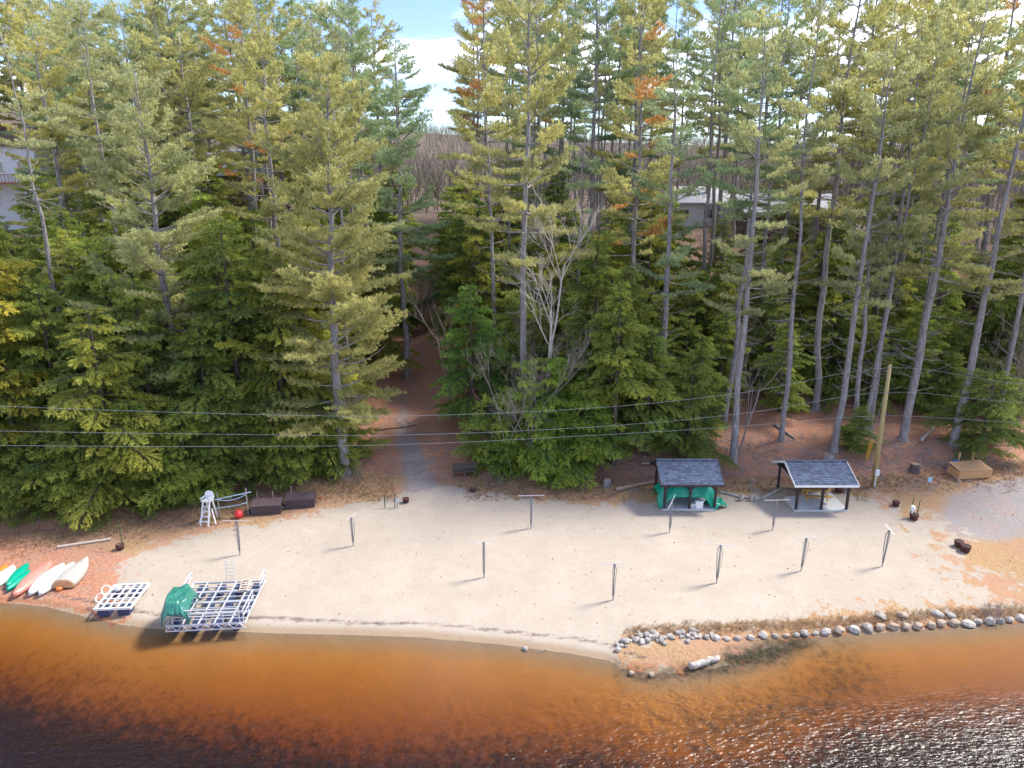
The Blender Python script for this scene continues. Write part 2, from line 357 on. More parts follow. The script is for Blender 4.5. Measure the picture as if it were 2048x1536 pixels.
sand_px = [(250, 1275), (232, 1240), (228, 1190), (240, 1150), (265, 1105), (430, 1064), (520, 1052), (640, 1024), (720, 1012), (780, 1004), (838, 985), (905, 985), (985, 992), (1060, 1006), (1180, 1020),
           (1260, 1012), (1320, 1012), (1450, 1000), (1560, 988), (1700, 988), (1790, 1020), (1850, 1045), (1905, 1080), (1885, 1110), (1925, 1140), (1960, 1168), (2012, 1190), (1985, 1205),
           (1900, 1216), (1700, 1222), (1560, 1234), (1400, 1256), (1265, 1266), (1235, 1295), (1228, 1330), (1250, 1420), (1100, 1480), (300, 1480), (180, 1300)]
_, sand_s = area(sand_px, 1.5)
sandm = np.clip(.5 + sand_s / (3.0 + 6.0 * np.clip((P2[:, 0] - 14) / 8, 0, 1)), 0, 1)
lot_px = [(1868, 1040), (1900, 990), (1960, 968), (2048, 952), (2500, 930), (2500, 1035), (2048, 1066), (1990, 1074), (1915, 1064)]
lotm, lot_s = area(lot_px, 1.2, .8)
X1, Y1 = P2[:, 0], P2[:, 1]
d_sh = Y1 - np.interp(X1, SH[:, 0], SH[:, 1]); s_bk = Y1 - np.interp(X1, BK[:, 0], BK[:, 1])
pw = np.interp(Y1, [40, 44, 50, 60, 75], [2.6, 2.0, 1.4, 1.1, .8])
trail_s = np.where((Y1 > 38) & (Y1 < 75), pw - np.abs(X1 - path_x(Y1) + .3), -9)
gravm = np.maximum(lotm, np.clip(.45 + trail_s / 2.4, 0, 1) * np.interp(Y1, [38, 46, 53, 75], [1, .95, .8, .25]))
grassm = np.clip(.62 - s_bk / 3.0, 0, 1) * np.clip(.5 + d_sh / 4, 0, 1) * np.where(X1 < -17, np.clip(.5 + (Y1 - np.interp(X1, SH[:, 0], SH[:, 1]) - 5.6) / 1.5, .2, 1), 1)
weedA, _ = area([(1330, 1400), (1480, 1355), (1560, 1330), (1590, 1285), (1700, 1290), (1800, 1330), (1830, 1400), (1740, 1480), (1550, 1540), (1300, 1530)], 2.2, -.4)
weedB, _ = area([(-300, 1330), (0, 1290), (200, 1310), (380, 1360), (420, 1430), (250, 1530), (-300, 1560)], 2.5, -.4)
weedC, _ = area([(1228, 1326), (1300, 1342), (1430, 1322), (1440, 1300), (1500, 1285), (1600, 1262), (1640, 1290), (1560, 1325), (1440, 1350), (1300, 1360), (1240, 1350)], .8, .05)
weedm = np.clip(np.maximum(np.maximum(weedA * .46, weedB * .46), weedC * .75), 0, 1)
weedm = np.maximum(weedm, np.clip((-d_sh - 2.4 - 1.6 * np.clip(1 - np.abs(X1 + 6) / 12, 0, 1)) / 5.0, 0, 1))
bed_sand = np.maximum(sandm, np.clip(.5 - (d_sh - .1) / 1.4, 0, 1))
wetm = np.clip(.5 - (d_sh - .45) / 1.0, 0, 1)
woods = np.clip((Y1 - 72) / 45, 0, 1)
one = np.ones_like(X1)
wrack = np.exp(-((d_sh - .95 - .35 * smooth_noise(X1, Y1, .5, 77)) / .22) ** 2) * .62 * (X1 < 6.5)
cover = np.stack([bed_sand, grassm, gravm, wrack], 1); cover2 = np.stack([weedm, wetm, woods, one], 1)
nx, ny = len(gx), len(gy)
ii = np.arange(nx * ny).reshape(ny, nx)
Q = np.stack([ii[:-1, :-1], ii[:-1, 1:], ii[1:, 1:], ii[1:, :-1]], -1).reshape(-1, 4)
fm = lambda a: a[Q].mean(1)
cls = np.full(len(Q), 0); cls[fm(sand_s) > 0] = 1; cls[fm(lot_s) > 0] = 2; cls[fm(trail_s) > 0] = 3
cls[fm(d_sh) < 0] = 4; cls[fm(Y1) > 150] = 5
VG = np.stack([GX.ravel(), GY.ravel(), GZ.ravel()], 1)
for k, nm in enumerate(['forest_floor', 'beach_sand', 'gravel_lot', 'trail_path', 'lake_bed', 'hills']):
    q = Q[cls == k]; u, inv = np.unique(q, return_inverse=True)
    me = mesh_np(nm, VG[u], None, M_GROUND, inv.reshape(-1, 4), {'cover': ('FLOAT_COLOR', cover[u]), 'cover2': ('FLOAT_COLOR', cover2[u])}, True)
    props(link(nm, me), kind='structure')

# lake: a closed body of tea-coloured water with a rippled surface
def water_mat():
    m = bpy.data.materials.new('tannin_water'); m.use_nodes = True; t = m.node_tree; t.nodes.clear(); l = t.links.new
    geo = N(t, 'ShaderNodeNewGeometry')
    ma = N(t, 'ShaderNodeMapping'); ma.inputs['Rotation'].default_value = (0, 0, R(-24)); ma.inputs['Scale'].default_value = (1.0, 2.3, 1)
    l(geo.outputs['Position'], ma.inputs[0])
    n1 = N(t, 'ShaderNodeTexNoise', ins={'Scale': 3.0, 'Detail': 2.5, 'Roughness': .5, 'Distortion': .6}); l(ma.outputs[0], n1.inputs[0])
    n2 = N(t, 'ShaderNodeTexNoise', ins={'Scale': .9, 'Detail': 2.0}); l(ma.outputs[0], n2.inputs[0])
    n3 = N(t, 'ShaderNodeTexNoise', ins={'Scale': .10, 'Detail': 2.0}); l(geo.outputs['Position'], n3.inputs[0])
    sp = N(t, 'ShaderNodeSeparateXYZ'); l(geo.outputs['Position'], sp.inputs[0])
    # wind reaches the right of the bay and the open lake more than the lee of the left shore
    wx = N(t, 'ShaderNodeMapRange'); l(sp.outputs[0], wx.inputs[0]); wx.inputs[1].default_value = -22; wx.inputs[2].default_value = 8; wx.inputs[3].default_value = .6; wx.inputs[4].default_value = .72
    wy = N(t, 'ShaderNodeMapRange'); l(sp.outputs[1], wy.inputs[0]); wy.inputs[1].default_value = 28.5; wy.inputs[2].default_value = 24; wy.inputs[3].default_value = .06; wy.inputs[4].default_value = 1
    mu = N(t, 'ShaderNodeMath', operation='MULTIPLY'); l(wx.outputs[0], mu.inputs[0]); l(wy.outputs[0], mu.inputs[1])
    m2 = N(t, 'ShaderNodeMath', operation='MULTIPLY'); l(mu.outputs[0], m2.inputs[0]); m2.inputs[1].default_value = .9
    ad = N(t, 'ShaderNodeMath', operation='MULTIPLY_ADD'); l(n2.outputs['Fac'], ad.inputs[0]); ad.inputs[1].default_value = 1.3; l(n1.outputs['Fac'], ad.inputs[2])
    bu = N(t, 'ShaderNodeBump', ins={'Distance': .14}); l(m2.outputs[0], bu.inputs['Strength']); l(ad.outputs[0], bu.inputs['Height'])
    fr = N(t, 'ShaderNodeFresnel', ins={'IOR': 1.5}); l(bu.outputs[0], fr.inputs['Normal'])
    gl = N(t, 'ShaderNodeBsdfGlossy', ins={'Roughness': .3}); l(bu.outputs[0], gl.inputs['Normal'])
    tr = N(t, 'ShaderNodeBsdfTransparent'); ms = N(t, 'ShaderNodeMixShader'); o = N(t, 'ShaderNodeOutputMaterial')
    va = N(t, 'ShaderNodeVolumeAbsorption', ins={'Color': (.81, .60, .06, 1), 'Density': 1.25})
    l(fr.outputs[0], ms.inputs[0]); l(tr.outputs[0], ms.inputs[1]); l(gl.outputs[0], ms.inputs[2]); l(ms.outputs[0], o.inputs['Surface']); l(va.outputs[0], o.inputs['Volume'])
    return m
props(MB().box(-400, 400, -250, 36.5, -6, 0).build('lake_water', water_mat()), kind='structure')

# ------------------------------------------------------------------ trees
def blades(C, D, K, ln, wd, spread, r, tint):
    """K thin leaf blades round every point C, leaning along D"""
    n = len(C); C = np.repeat(C, K, 0); D = np.repeat(D, K, 0); tn = np.repeat(tint, K)
    d = D + r.normal(0, spread, (n * K, 3)); d /= np.linalg.norm(d, axis=1)[:, None] + 1e-9
    s = np.cross(d, r.normal(0, 1, (n * K, 3))); s /= np.linalg.norm(s, axis=1)[:, None] + 1e-9
    l = r.uniform(.7, 1.25, n * K)[:, None] * ln; wv = wd * r.uniform(.7, 1.2, n * K)[:, None]
    b = C + r.normal(0, .03, (n * K, 3))
    V = np.stack([b - s * wv * .25, b + s * wv * .25 + d * l * .5 * .0, b + d * l * .55 + s * wv * .5, b + d * l], 1)
    V[:, 0] = b; V[:, 1] = b + d * l * .5 - s * wv * .5
    F = (np.arange(n * K) * 4)[:, None] + np.array([0, 1, 3, 2])
    t = np.clip(tn + r.normal(0, .12, n * K), 0, 1)
    return V.reshape(-1, 3), F, np.repeat(t, 4)
def curve(p0, d0, ln, n, lift, r, wob=.05):
    p = [np.array(p0, float)]; d = np.array(d0, float); d /= np.linalg.norm(d)
    for i in range(n):
        d = d + np.array([0, 0, lift / n]) + r.normal(0, wob, 3); d /= np.linalg.norm(d); p.append(p[-1] + d * ln / n)
    return p
def make_pine(seed, H=30, cb=.4, rad=4.0, dens=1.0, dead=14, orange=0.0, r0=.34, dead_low=.12, whorl=.75, sweep=0.0):
    r = np.random.default_rng(seed); tr = MB(); br = MB()
    n = 14; wobx, woby = np.cumsum(r.normal(0, .10, n + 1)), np.cumsum(r.normal(0, .10, n + 1)); wobx[:2] = woby[:2] = 0
    zz = np.linspace(0, H, n + 1); tx = lambda z: np.array([np.interp(z, zz, wobx), np.interp(z, zz, woby), z])
    pts = [(0, 0, -.8), (0, 0, .02), (0, 0, .35)] + [tx(z) for z in zz[1:]]
    rad_t = lambda z: max(.03, r0 * (1 - (z / H)) ** .8)
    tr.tube(pts, [r0 * 1.7, r0 * 1.45, r0 * 1.1] + [rad_t(z) for z in zz[1:]], 9)
    CC, DD, TT, OC, OD = [], [], [], [], []
    z = H * cb
    while z < H - .3:
        t = (z / H - cb) / (1 - cb)
        k = r.integers(3, 7) if rad > 5.2 else r.integers(2, 6) if rad > 4.2 else r.integers(1, 5); a0 = r.uniform(0, 6.28)
        prof = (min(1, .72 + t * 1.2) * (1 - t) ** .42 + .04)
        for j in range(k):
            a = a0 + j * 6.283 / k + r.normal(0, .3)
            L_ = rad * prof * r.choice([.45, .75, .95, 1.1, 1.25]) * r.uniform(.85, 1.1)
            el = -.12 + .75 * t ** 1.3 + r.normal(0, .12)
            d = np.array([math.cos(a) * math.cos(el), math.sin(a) * math.cos(el), math.sin(el)]) + np.array([sweep, 0, 0])
            zb = z + r.uniform(-.2, .2); lp = curve(tx(zb), d, L_, 5, .3 + .25 * r.random(), r, .07)
            rb = min(rad_t(zb) * .5, .025 + .014 * L_)
            br.tube(lp, list(np.linspace(rb, .012, 6)), 4, cap=False)
            if r.random() < .10 * (1 - t): continue
            isor = r.random() < orange; bt = r.normal(.5 + .18 * t, .16); lp = np.array(lp)
            m = int(5 + 5.5 * L_ * dens)
            for q in range(m):
                f = .30 + .70 * (q + r.random()) / m
                p = lp[min(int(f * 5), 4)] + (lp[min(int(f * 5) + 1, 5)] - lp[min(int(f * 5), 4)]) * (f * 5 % 1)
                sl = (.25 + .34 * L_ * (1 - .75 * f)) * r.uniform(.6, 1.25); sgn = 1 if q % 2 else -1
                hd = np.array([d[0], d[1], 0]); hd /= np.linalg.norm(hd) + 1e-9; sd_ = np.array([-hd[1], hd[0], 0]) * sgn
                dd = hd * r.uniform(.4, 1.0) + sd_ * r.uniform(.4, 1.0) + np.array([0, 0, r.uniform(-.02, .3)]); dd /= np.linalg.norm(dd)
                nt_ = max(2, int(sl / .16))
                for u in range(nt_):
                    c = p + dd * sl * (u + 1) / nt_ + r.normal(0, .06, 3)
                    up = dd * .55 + np.array([0, 0, .75])
                    (OC if isor else CC).append(c); (OD if isor else DD).append(up)
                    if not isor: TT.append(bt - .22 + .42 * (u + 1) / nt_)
        z += whorl * r.uniform(.6, 1.35)
    for q in range(dead):
        zb = H * r.uniform(dead_low, cb + .12); a = r.uniform(0, 6.28); L_ = r.uniform(.5, 2.4)
        lp = curve(tx(zb), (math.cos(a), math.sin(a), r.uniform(-.25, .25)), L_, 5, .2, r, .13)
        br.tube(lp, list(np.linspace(.035, .008, 6)), 4, cap=False)
        if L_ > 1.2:
            for _ in range(3):
                i = r.integers(2, 5); br.tube(curve(lp[i], np.array(lp[5]) - np.array(lp[0]) + r.normal(0, .8, 3), L_ * .35, 3, .1, r, .15), [.015, .012, .009, .005], 3, cap=False)
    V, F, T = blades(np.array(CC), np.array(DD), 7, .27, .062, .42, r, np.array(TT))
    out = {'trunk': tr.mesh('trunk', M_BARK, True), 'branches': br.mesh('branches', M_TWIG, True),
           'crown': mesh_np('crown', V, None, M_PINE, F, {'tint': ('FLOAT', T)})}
    if OC:
        V, F, T = blades(np.array(OC), np.array(OD), 7, .26, .06, .45, r, np.full(len(OC), .5))
        out['orange_needles'] = mesh_np('orange_needles', V, None, M_DEADN, F, {'tint': ('FLOAT', T)})
    return out
def make_hemlock(seed, H=12, rad=3.2, cb=.03, dens=1.0, r0=.2, power=.75):
    r = np.random.default_rng(seed); tr = MB(); br = MB()
    tr.tube([(0, 0, -.6), (0, 0, .1), (0, 0, H * .5), (r.normal(0, .1), r.normal(0, .1), H)], [r0 * 1.4, r0 * 1.2, r0 * .6, .015], 7)
    CC, DD, TT = [], [], []
    z = H * cb + .25
    while z < H - .1:
        t = (z / H - cb) / (1 - cb); prof = (1 - t) ** power * min(1, .72 + t * 2.2)
        for j in range(3):
            a = r.uniform(0, 6.28); L_ = max(.25, rad * prof * (1 + .28 * math.sin(a * 2 + seed) * math.sin(z * 1.3 + seed)) * r.choice([.5, .8, .95, 1.1, 1.35]) * r.uniform(.85, 1.1)); el = .12 + .4 * t + r.normal(0, .12)
            d = np.array([math.cos(a) * math.cos(el), math.sin(a) * math.cos(el), math.sin(el)])
            lp = np.array(curve((0, 0, z), d, L_, 5, -.55, r, .06))
            br.tube(lp, list(np.linspace(.012 + .011 * L_, .006, 6)), 3, cap=False)
            bt = r.normal(.42, .17); m = int(4 + 7.0 * L_ * dens)
            for q in range(m):
                f = .22 + .80 * (q + r.random()) / m; f = min(f, .999)
                i = int(f * 5); p = lp[i] + (lp[i + 1] - lp[i]) * (f * 5 - i)
                hd = lp[i + 1] - lp[i]; hd = hd / (np.linalg.norm(hd) + 1e-9)
                sl = (.18 + .36 * L_ * (1 - f) ** .8 + .12) * r.uniform(.6, 1.2); sgn = 1 if q % 2 else -1
                sd_ = np.array([-hd[1], hd[0], 0]) * sgn; dd = hd * r.uniform(.5, 1.1) + sd_ * r.uniform(.4, 1) + np.array([0, 0, r.uniform(-.45, .1)]); dd /= np.linalg.norm(dd)
                nt_ = max(2, int(sl / .16))
                for u in range(nt_):
                    k = (u + 1) / nt_
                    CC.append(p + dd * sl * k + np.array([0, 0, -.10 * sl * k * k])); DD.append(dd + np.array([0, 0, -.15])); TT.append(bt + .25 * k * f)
        z += .26 * r.uniform(.7, 1.3)
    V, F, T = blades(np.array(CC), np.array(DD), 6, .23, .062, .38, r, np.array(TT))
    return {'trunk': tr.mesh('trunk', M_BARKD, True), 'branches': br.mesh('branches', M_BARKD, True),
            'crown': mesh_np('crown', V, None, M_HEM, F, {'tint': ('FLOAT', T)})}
def make_bare(seed, H=8, r0=.10, stems=1, spread=.55, mat=None, depth=4, fork=.3):
    r = np.random.default_rng(seed); tr = MB(); tw = MB()
    def go(p, d, ln, rd, lv):
        pts = curve(p, d, ln, 5, .18, r, .06); rr = list(np.linspace(rd, rd * .55, 6))
        (tr if lv >= depth - 1 else tw).tube(pts, rr, 6 if lv >= depth - 1 else 4 if lv > 1 else 3, cap=False)
        if lv == 0: return
        k = r.integers(3, 6)
        for j in range(k):
            f = r.uniform(fork, 1.0) if j else 1.0; i = min(int(f * 5), 5)
            dd = np.array(pts[min(i + 1, 5)]) - np.array(pts[max(i - 1, 0)]); dd /= np.linalg.norm(dd) + 1e-9
            dd = dd + r.normal(0, spread, 3) + np.array([0, 0, .12])
            go(pts[i], dd, ln * r.uniform(.42, .72), max(rr[i] * .6, .006), lv - 1)
    for s in range(stems):
        a = r.uniform(0, 6.28); o = .3 * (stems > 1)
        go((math.cos(a) * o, math.sin(a) * o, -.2), (math.cos(a) * .35 * (stems > 1) + r.normal(0, .06), math.sin(a) * .35 * (stems > 1), 1), H * .48, r0, depth)
    return {'trunk': tr.mesh('trunk', mat or M_BARE, True), 'twigs': tw.mesh('twigs', mat or M_BARE, True)}
def plant_tree(name, parts, label, cat, loc, group=None, rz=None, s=1.0, sz=None, tint=(1, 1, 1), lean=(0, 0), bark=None):
    o = thing(name, label, cat, loc, 0, group)
    o.rotation_euler = (lean[0], lean[1], random.uniform(0, 6.28) if rz is None else rz); o.scale = (s, s, sz or s)
    for k, me in parts.items():
        c = link(k, me, o)
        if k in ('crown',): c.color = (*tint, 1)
        if k in ('branches', 'twigs'): c['kind'] = 'stuff'
    return o
PINES = {
    'full': [make_pine(11, 30, .14, 5.6, 1.2, 26, r0=.40, whorl=.92), make_pine(12, 30, .20, 5.8, 1.15, 26, r0=.38, whorl=1.0)],
    'mid': [make_pine(21, 30, .38, 4.7, 1.0, 26, r0=.32, whorl=1.25), make_pine(22, 30, .44, 4.5, 1.0, 28, r0=.31, whorl=1.2), make_pine(23, 30, .35, 4.9, 1.0, 24, r0=.33, whorl=1.35)],
    'thin': [make_pine(31, 30, .50, 3.7, .9, 42, r0=.215, whorl=1.1), make_pine(32, 30, .60, 4.0, .9, 42, r0=.22, whorl=1.15), make_pine(33, 30, .46, 3.4, .85, 46, r0=.20, whorl=1.35)],
    'shore': [make_pine(41, 32, .40, 4.2, .9, 34, r0=.34, whorl=1.3), make_pine(42, 32, .37, 4.0, .9, 34, r0=.33, whorl=1.35)],
    'orange': [make_pine(51, 31, .42, 4.2, .95, 30, orange=.35, r0=.3, whorl=1.15)],
    'dying': [make_pine(61, 30, .66, 3.0, .7, 60, r0=.24, whorl=1.2, dead_low=.2)],
}
HEMS = [make_hemlock(71, 12, 3.9, power=.55), make_hemlock(72, 13, 3.5, .05, power=.6), make_hemlock(73, 9, 3.7, .02, power=.45), make_hemlock(74, 15, 4.0, .12, r0=.24, power=.6)]
HEMLOW = [make_hemlock(75, 5, 2.7, .02, 1.1, .1, power=.5), make_hemlock(76, 6.5, 2.6, .02, 1.1, .12, power=.55)]
HEMTRUNK = make_hemlock(77, 15, 2.9, .42, 1.0, .2)
YEL, MID, GRN, DRK = (1.08, 1.02, .80), (1.0, 1.0, .92), (.74, .90, .92), (.55, .70, .85)
GOLD = (1.16, 1.05, .70)
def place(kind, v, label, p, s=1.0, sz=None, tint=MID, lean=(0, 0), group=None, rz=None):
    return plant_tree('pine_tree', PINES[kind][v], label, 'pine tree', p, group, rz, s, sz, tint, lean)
NEAR = []
def key(kind, v, label, p, s=1, sz=None, tint=MID, lean=(0, 0), rz=None):
    NEAR.append((p.x, p.y, 2.6)); return place(kind, v, label, p, s, sz, tint, lean, None, rz)
key('full', 0, 'big layered yellow-green pine standing left of the trail mouth', at(690, 948), 1.0, .98, YEL)
key('full', 1, 'broad pine behind the dark hemlocks between the two left houses', atw(372, 52), .95, .9, MID)
key('dying', 0, 'snag-trunked pine with broken dead limbs at the far left', atw(152, 53), 1.0, .98, MID)
key('mid', 2, 'tall green spired pine at the head of the trail', atw(815, 68), .95, 1.0, GRN)
key('thin', 0, 'slim pine with long dead side limbs right of the sky gap', atw(990, 64), 1.15, 1.0, YEL)
key('orange', 0, 'pine with patches of orange dead needles above the first pavilion', atw(1250, 61), 1.0, 1.0, YEL)
key('dying', 0, 'half-bare pine with reddish peeling trunk over the hemlocks', atw(1155, 61), .8, .85, GRN)
key('shore', 0, 'leaning pine with lush low plumes behind the first pavilion', at(1320, 862), .92, .9, GRN, (0, R(2)), 1.3)
key('shore', 1, 'straight pale pine on the bank between the two pavilions', at(1466, 922), .85, 1.0, MID, (0, R(1)))
key('thin', 1, 'slender pine just behind the pale pine on the bank', at(1448, 850), 1.1, .95, GRN, (0, R(2)))
key('shore', 0, 'pine with flared grey butt behind the second pavilion', at(1668, 903), .8, .98, MID, (0, R(0)), 3.9)
key('thin', 2, 'thinnest stem of the three-pine cluster left of the utility pole', at(1708, 872), 1.05, 1.0, MID, (0, R(2.5)))
key('thin', 0, 'middle stem of the three-pine cluster left of the utility pole', at(1728, 868), 1.0, 1.02, MID, (0, R(1)))
key('shore', 1, 'thickest stem of the three-pine cluster left of the utility pole', at(1738, 860), .78, 1.0, MID, (0, R(.8)), 2)
key('shore', 0, 'stout pine on the bank right of the utility pole', at(1805, 880), .95, 1.05, YEL, (0, R(2)), 5)
key('shore', 1, 'heavy leaning pine behind the new cedar box', at(1906, 888), 1.0, 1.05, YEL, (0, R(4)), .6)
key('thin', 2, 'leaning forked pine above the grey gravel lot', at(1996, 800), 1.3, 1.0, MID, (0, R(4)))
key('mid', 0, 'yellow-tipped pine right of the left house deck', atw(180, 68), 1.0, .95, GOLD)
key('mid', 1, 'tall pine behind the broad pine on the left', atw(590, 66), 1.05, 1.06, YEL)
key('thin', 1, 'pale thin pine on the slope between hemlocks left of centre', atw(270, 63), 1.1, 1.0, MID)
key('mid', 0, 'dense blue-green pine left of the sky gap', atw(745, 84), 1.0, 1.02, GRN)
key('mid', 1, 'green pine filling the gap in front of the pale roof on the left', atw(408, 78), 1.0, 1.08, MID)
key('thin', 1, 'pine standing before the low pale-roofed house', atw(1392, 72), 1.1, 1.15, MID)
key('thin', 0, 'pine at the left corner of the low pale-roofed house', atw(1335, 78), 1.1, 1.1, GRN)
# hemlocks
LOWS = [((985, 945), 'small bright hemlock just right of the trail bench'), ((1035, 950), 'small bright hemlock at the foot of the many-stemmed bare tree'), ((1105, 955), 'small bright hemlock nearest the beach, centre'), ((1170, 948), 'small bright hemlock left of the grey stump')]
def hem(v, label, p, s=1.0, sz=None, tint=(1, 1, 1), group=None, low=False, rz=None):
    NEAR.append((p.x, p.y, 1.6))
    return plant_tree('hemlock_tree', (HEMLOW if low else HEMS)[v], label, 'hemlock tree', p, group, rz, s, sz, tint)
hem(3, 'golden-green hemlock towering at the far left edge', atw(20, 47), 1.25, 1.25, (1.7, 1.35, 1.0))
hem(0, 'pointed yellow-green hemlock behind the upside-down boats', atw(235, 46), 1.1, 1.1, (1.25, 1.15, 1))
hem(1, 'tall bright hemlock left of the big layered pine', atw(575, 51.5), 1.2, 1.3, (1.3, 1.2, 1))
hem(3, 'shadowy hemlock behind the broad left pine', atw(470, 54), 1.1, 1.15, (1.1, 1.1, 1))
hem(2, 'round bright green hemlock right of the trail bench', at(1082, 932), 1.0, .95, (1.05, 1.25, .95))
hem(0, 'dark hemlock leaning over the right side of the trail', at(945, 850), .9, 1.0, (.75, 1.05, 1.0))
hem(2, 'bushy hemlock nearest the beach left of the first stump', at(1150, 930), .9, .72, (1.1, 1.25, .95))
o = plant_tree('hemlock_tree', HEMTRUNK, 'hemlock on a bare pale trunk left of the first pavilion', 'hemlock tree', at(1226, 928), None, 1.0, 1.0, .95, (1.15, 1.15, 1)); NEAR.append((o.location.x, o.location.y, 1.5))
o = plant_tree('hemlock_tree', HEMTRUNK, 'hemlock on a shaded trunk just behind the pale-trunked one', 'hemlock tree', at(1242, 880), None, 2.0, 1.05, .95, (.95, 1.05, 1))
for q_, l_ in LOWS: hem(len(l_) % 2, l_, at(*q_) + Vector((0, .8, 0)), .98, 1.2, (1.15, 1.25, .95), None, True)
hem(2, 'low spreading hemlock beside the new cedar box', at(1960, 900), .9, .75, (.85, .95, 1))
hem(0, 'small young hemlock between the utility pole and the three pines', at(1712, 905), .42, .33, (.95, 1.05, 1))
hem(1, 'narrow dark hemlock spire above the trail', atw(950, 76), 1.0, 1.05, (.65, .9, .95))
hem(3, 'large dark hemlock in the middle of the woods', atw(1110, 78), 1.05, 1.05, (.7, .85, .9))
r_ = np.random.default_rng(99)
B1, B2 = atw(1035, 50.2), atw(1096, 53)
EXC = [(B1.x, B1.y, 3.6), (B2.x, B2.y, 3.4), (B1.x, B1.y - 2, 3.5), (B2.x, B2.y - 3, 4), (B2.x - 1.5, B2.y + 2, 3.5)]
def free(x, y, m): return all((x - a) ** 2 + (y - b) ** 2 > max(m, 0) ** 2 for a, b, c in NEAR)
MARKS = [(60, 'behind the kayaks at the left edge'), (170, 'behind the canoes'), (250, 'behind the long plank'), (330, 'left of the lifeguard chair'), (420, 'behind the lifeguard chair'), (490, 'behind the pipe rack'),
         (570, 'behind the first brown box'), (640, 'behind the second brown box'), (740, 'around the big layered pine'), (870, 'along the trail'), (960, 'behind the trail bench'), (1060, 'behind the many-stemmed bare tree'),
         (1160, 'left of the pale-trunked hemlock'), (1290, 'left of the first pavilion'), (1380, 'above the first pavilion'), (1470, 'around the straight pale pine'), (1560, 'above the log seats'),
         (1650, 'above the picnic pavilion'), (1760, 'around the three-pine cluster'), (1850, 'right of the utility pole'), (1950, 'above the cedar box'), (9999, 'above the gravel lot')]
def mark(px): return next(t for a, t in MARKS if px < a)
def row(D): return 'in the front row' if D < 50 else 'in the second row' if D < 57 else 'deep' if D < 72 else 'farthest back'
def lab_tree(kind, px, D, s, tn, size=('slight', 'mid-sized', 'large')):
    sz = size[0] if s < .85 else size[1] if s < 1.02 else size[2]
    lu = tn[1] / 1.08; tone = 'shadowy' if lu < .85 else 'deep green' if lu < 1.1 else 'bright green'  # tone word follows the random tint of the crown
    return '%s %s %s %s %s' % (sz, tone, kind, row(D), mark(px)), 'hemlocks ' + mark(px)
def zone(px): return mark(px)
WL = [-110, -60, -5, 40, 90, 140, 190, 240, 290, 335, 385, 430, 480, 530, 580, 625, 668]
for k, px in enumerate(WL):
    yb = np.interp(px, [0, 200, 380, 500, 640], [1072, 1060, 1022, 1000, 968])
    p = at(px + r_.normal(0, 6), yb); x, y = p.x, p.y + 2.5 + r_.uniform(0, .5); tn = tuple(np.array((1.05, 1.1, .95)) * r_.uniform(.8, 1.2))
    hem(k % 2, 'low hemlock in the leafy front wall, ' + ('%s from the left frame edge' % ['first', 'second', 'third', 'fourth', 'fifth', 'sixth', 'seventh', 'eighth', 'ninth', 'tenth', 'eleventh', 'twelfth', 'thirteenth', 'fourteenth', 'fifteenth', 'sixteenth', 'seventeenth'][k]), Vector((x, y, hz(x, y))), r_.uniform(.85, 1.1), r_.uniform(.8, 1.15), tn, 'hemlocks massed behind the beach', True)
for (D0, D1, n, gap) in ((45.5, 56, 50, 2.1), (54, 70, 78, 2.3), (70, 92, 48, 3.0)):
    got = 0
    for _ in range(1200):
        if got >= n: break
        D = r_.uniform(D0, D1); px = r_.uniform(-120, 2170)
        p = atw(px, D); x = p.x
        if abs(x - path_x(D)) < (6.8 if D < 60 else 4.6 if D < 66 else 0): continue
        if px < 1290 and D < np.interp(px, [0, 380, 640, 860, 1200], [43.5, 46.5, 49.5, 49, 48.5]): continue
        if px > 1165 and D < 54 and px <= 1290: continue
        if px > 1290 and D < 59.5 and not (1290 < px < 1400 and D > 51.5): continue
        if x < path_x(D) and path_x(D) - x < 8.5 and D < 58: continue
        if not free(x, D, gap) or any((x - a) ** 2 + (D - b) ** 2 < c * c for a, b, c in EXC): continue
        s = r_.uniform(.78, 1.18) if px < 1290 else r_.uniform(.6, .85) if D < 62 else r_.uniform(.65, 1.08)
        tn = np.array((1, 1.05, 1)) * r_.uniform(.82, 1.35) * (np.array((1.3, 1.12, 1)) if r_.random() < .35 else 1)
        lb, gr = lab_tree('hemlock', px, D, s, tn)
        hem(int(r_.integers(0, 4)), lb, p, s, s * r_.uniform(.85, 1.15), tuple(tn), gr); got += 1
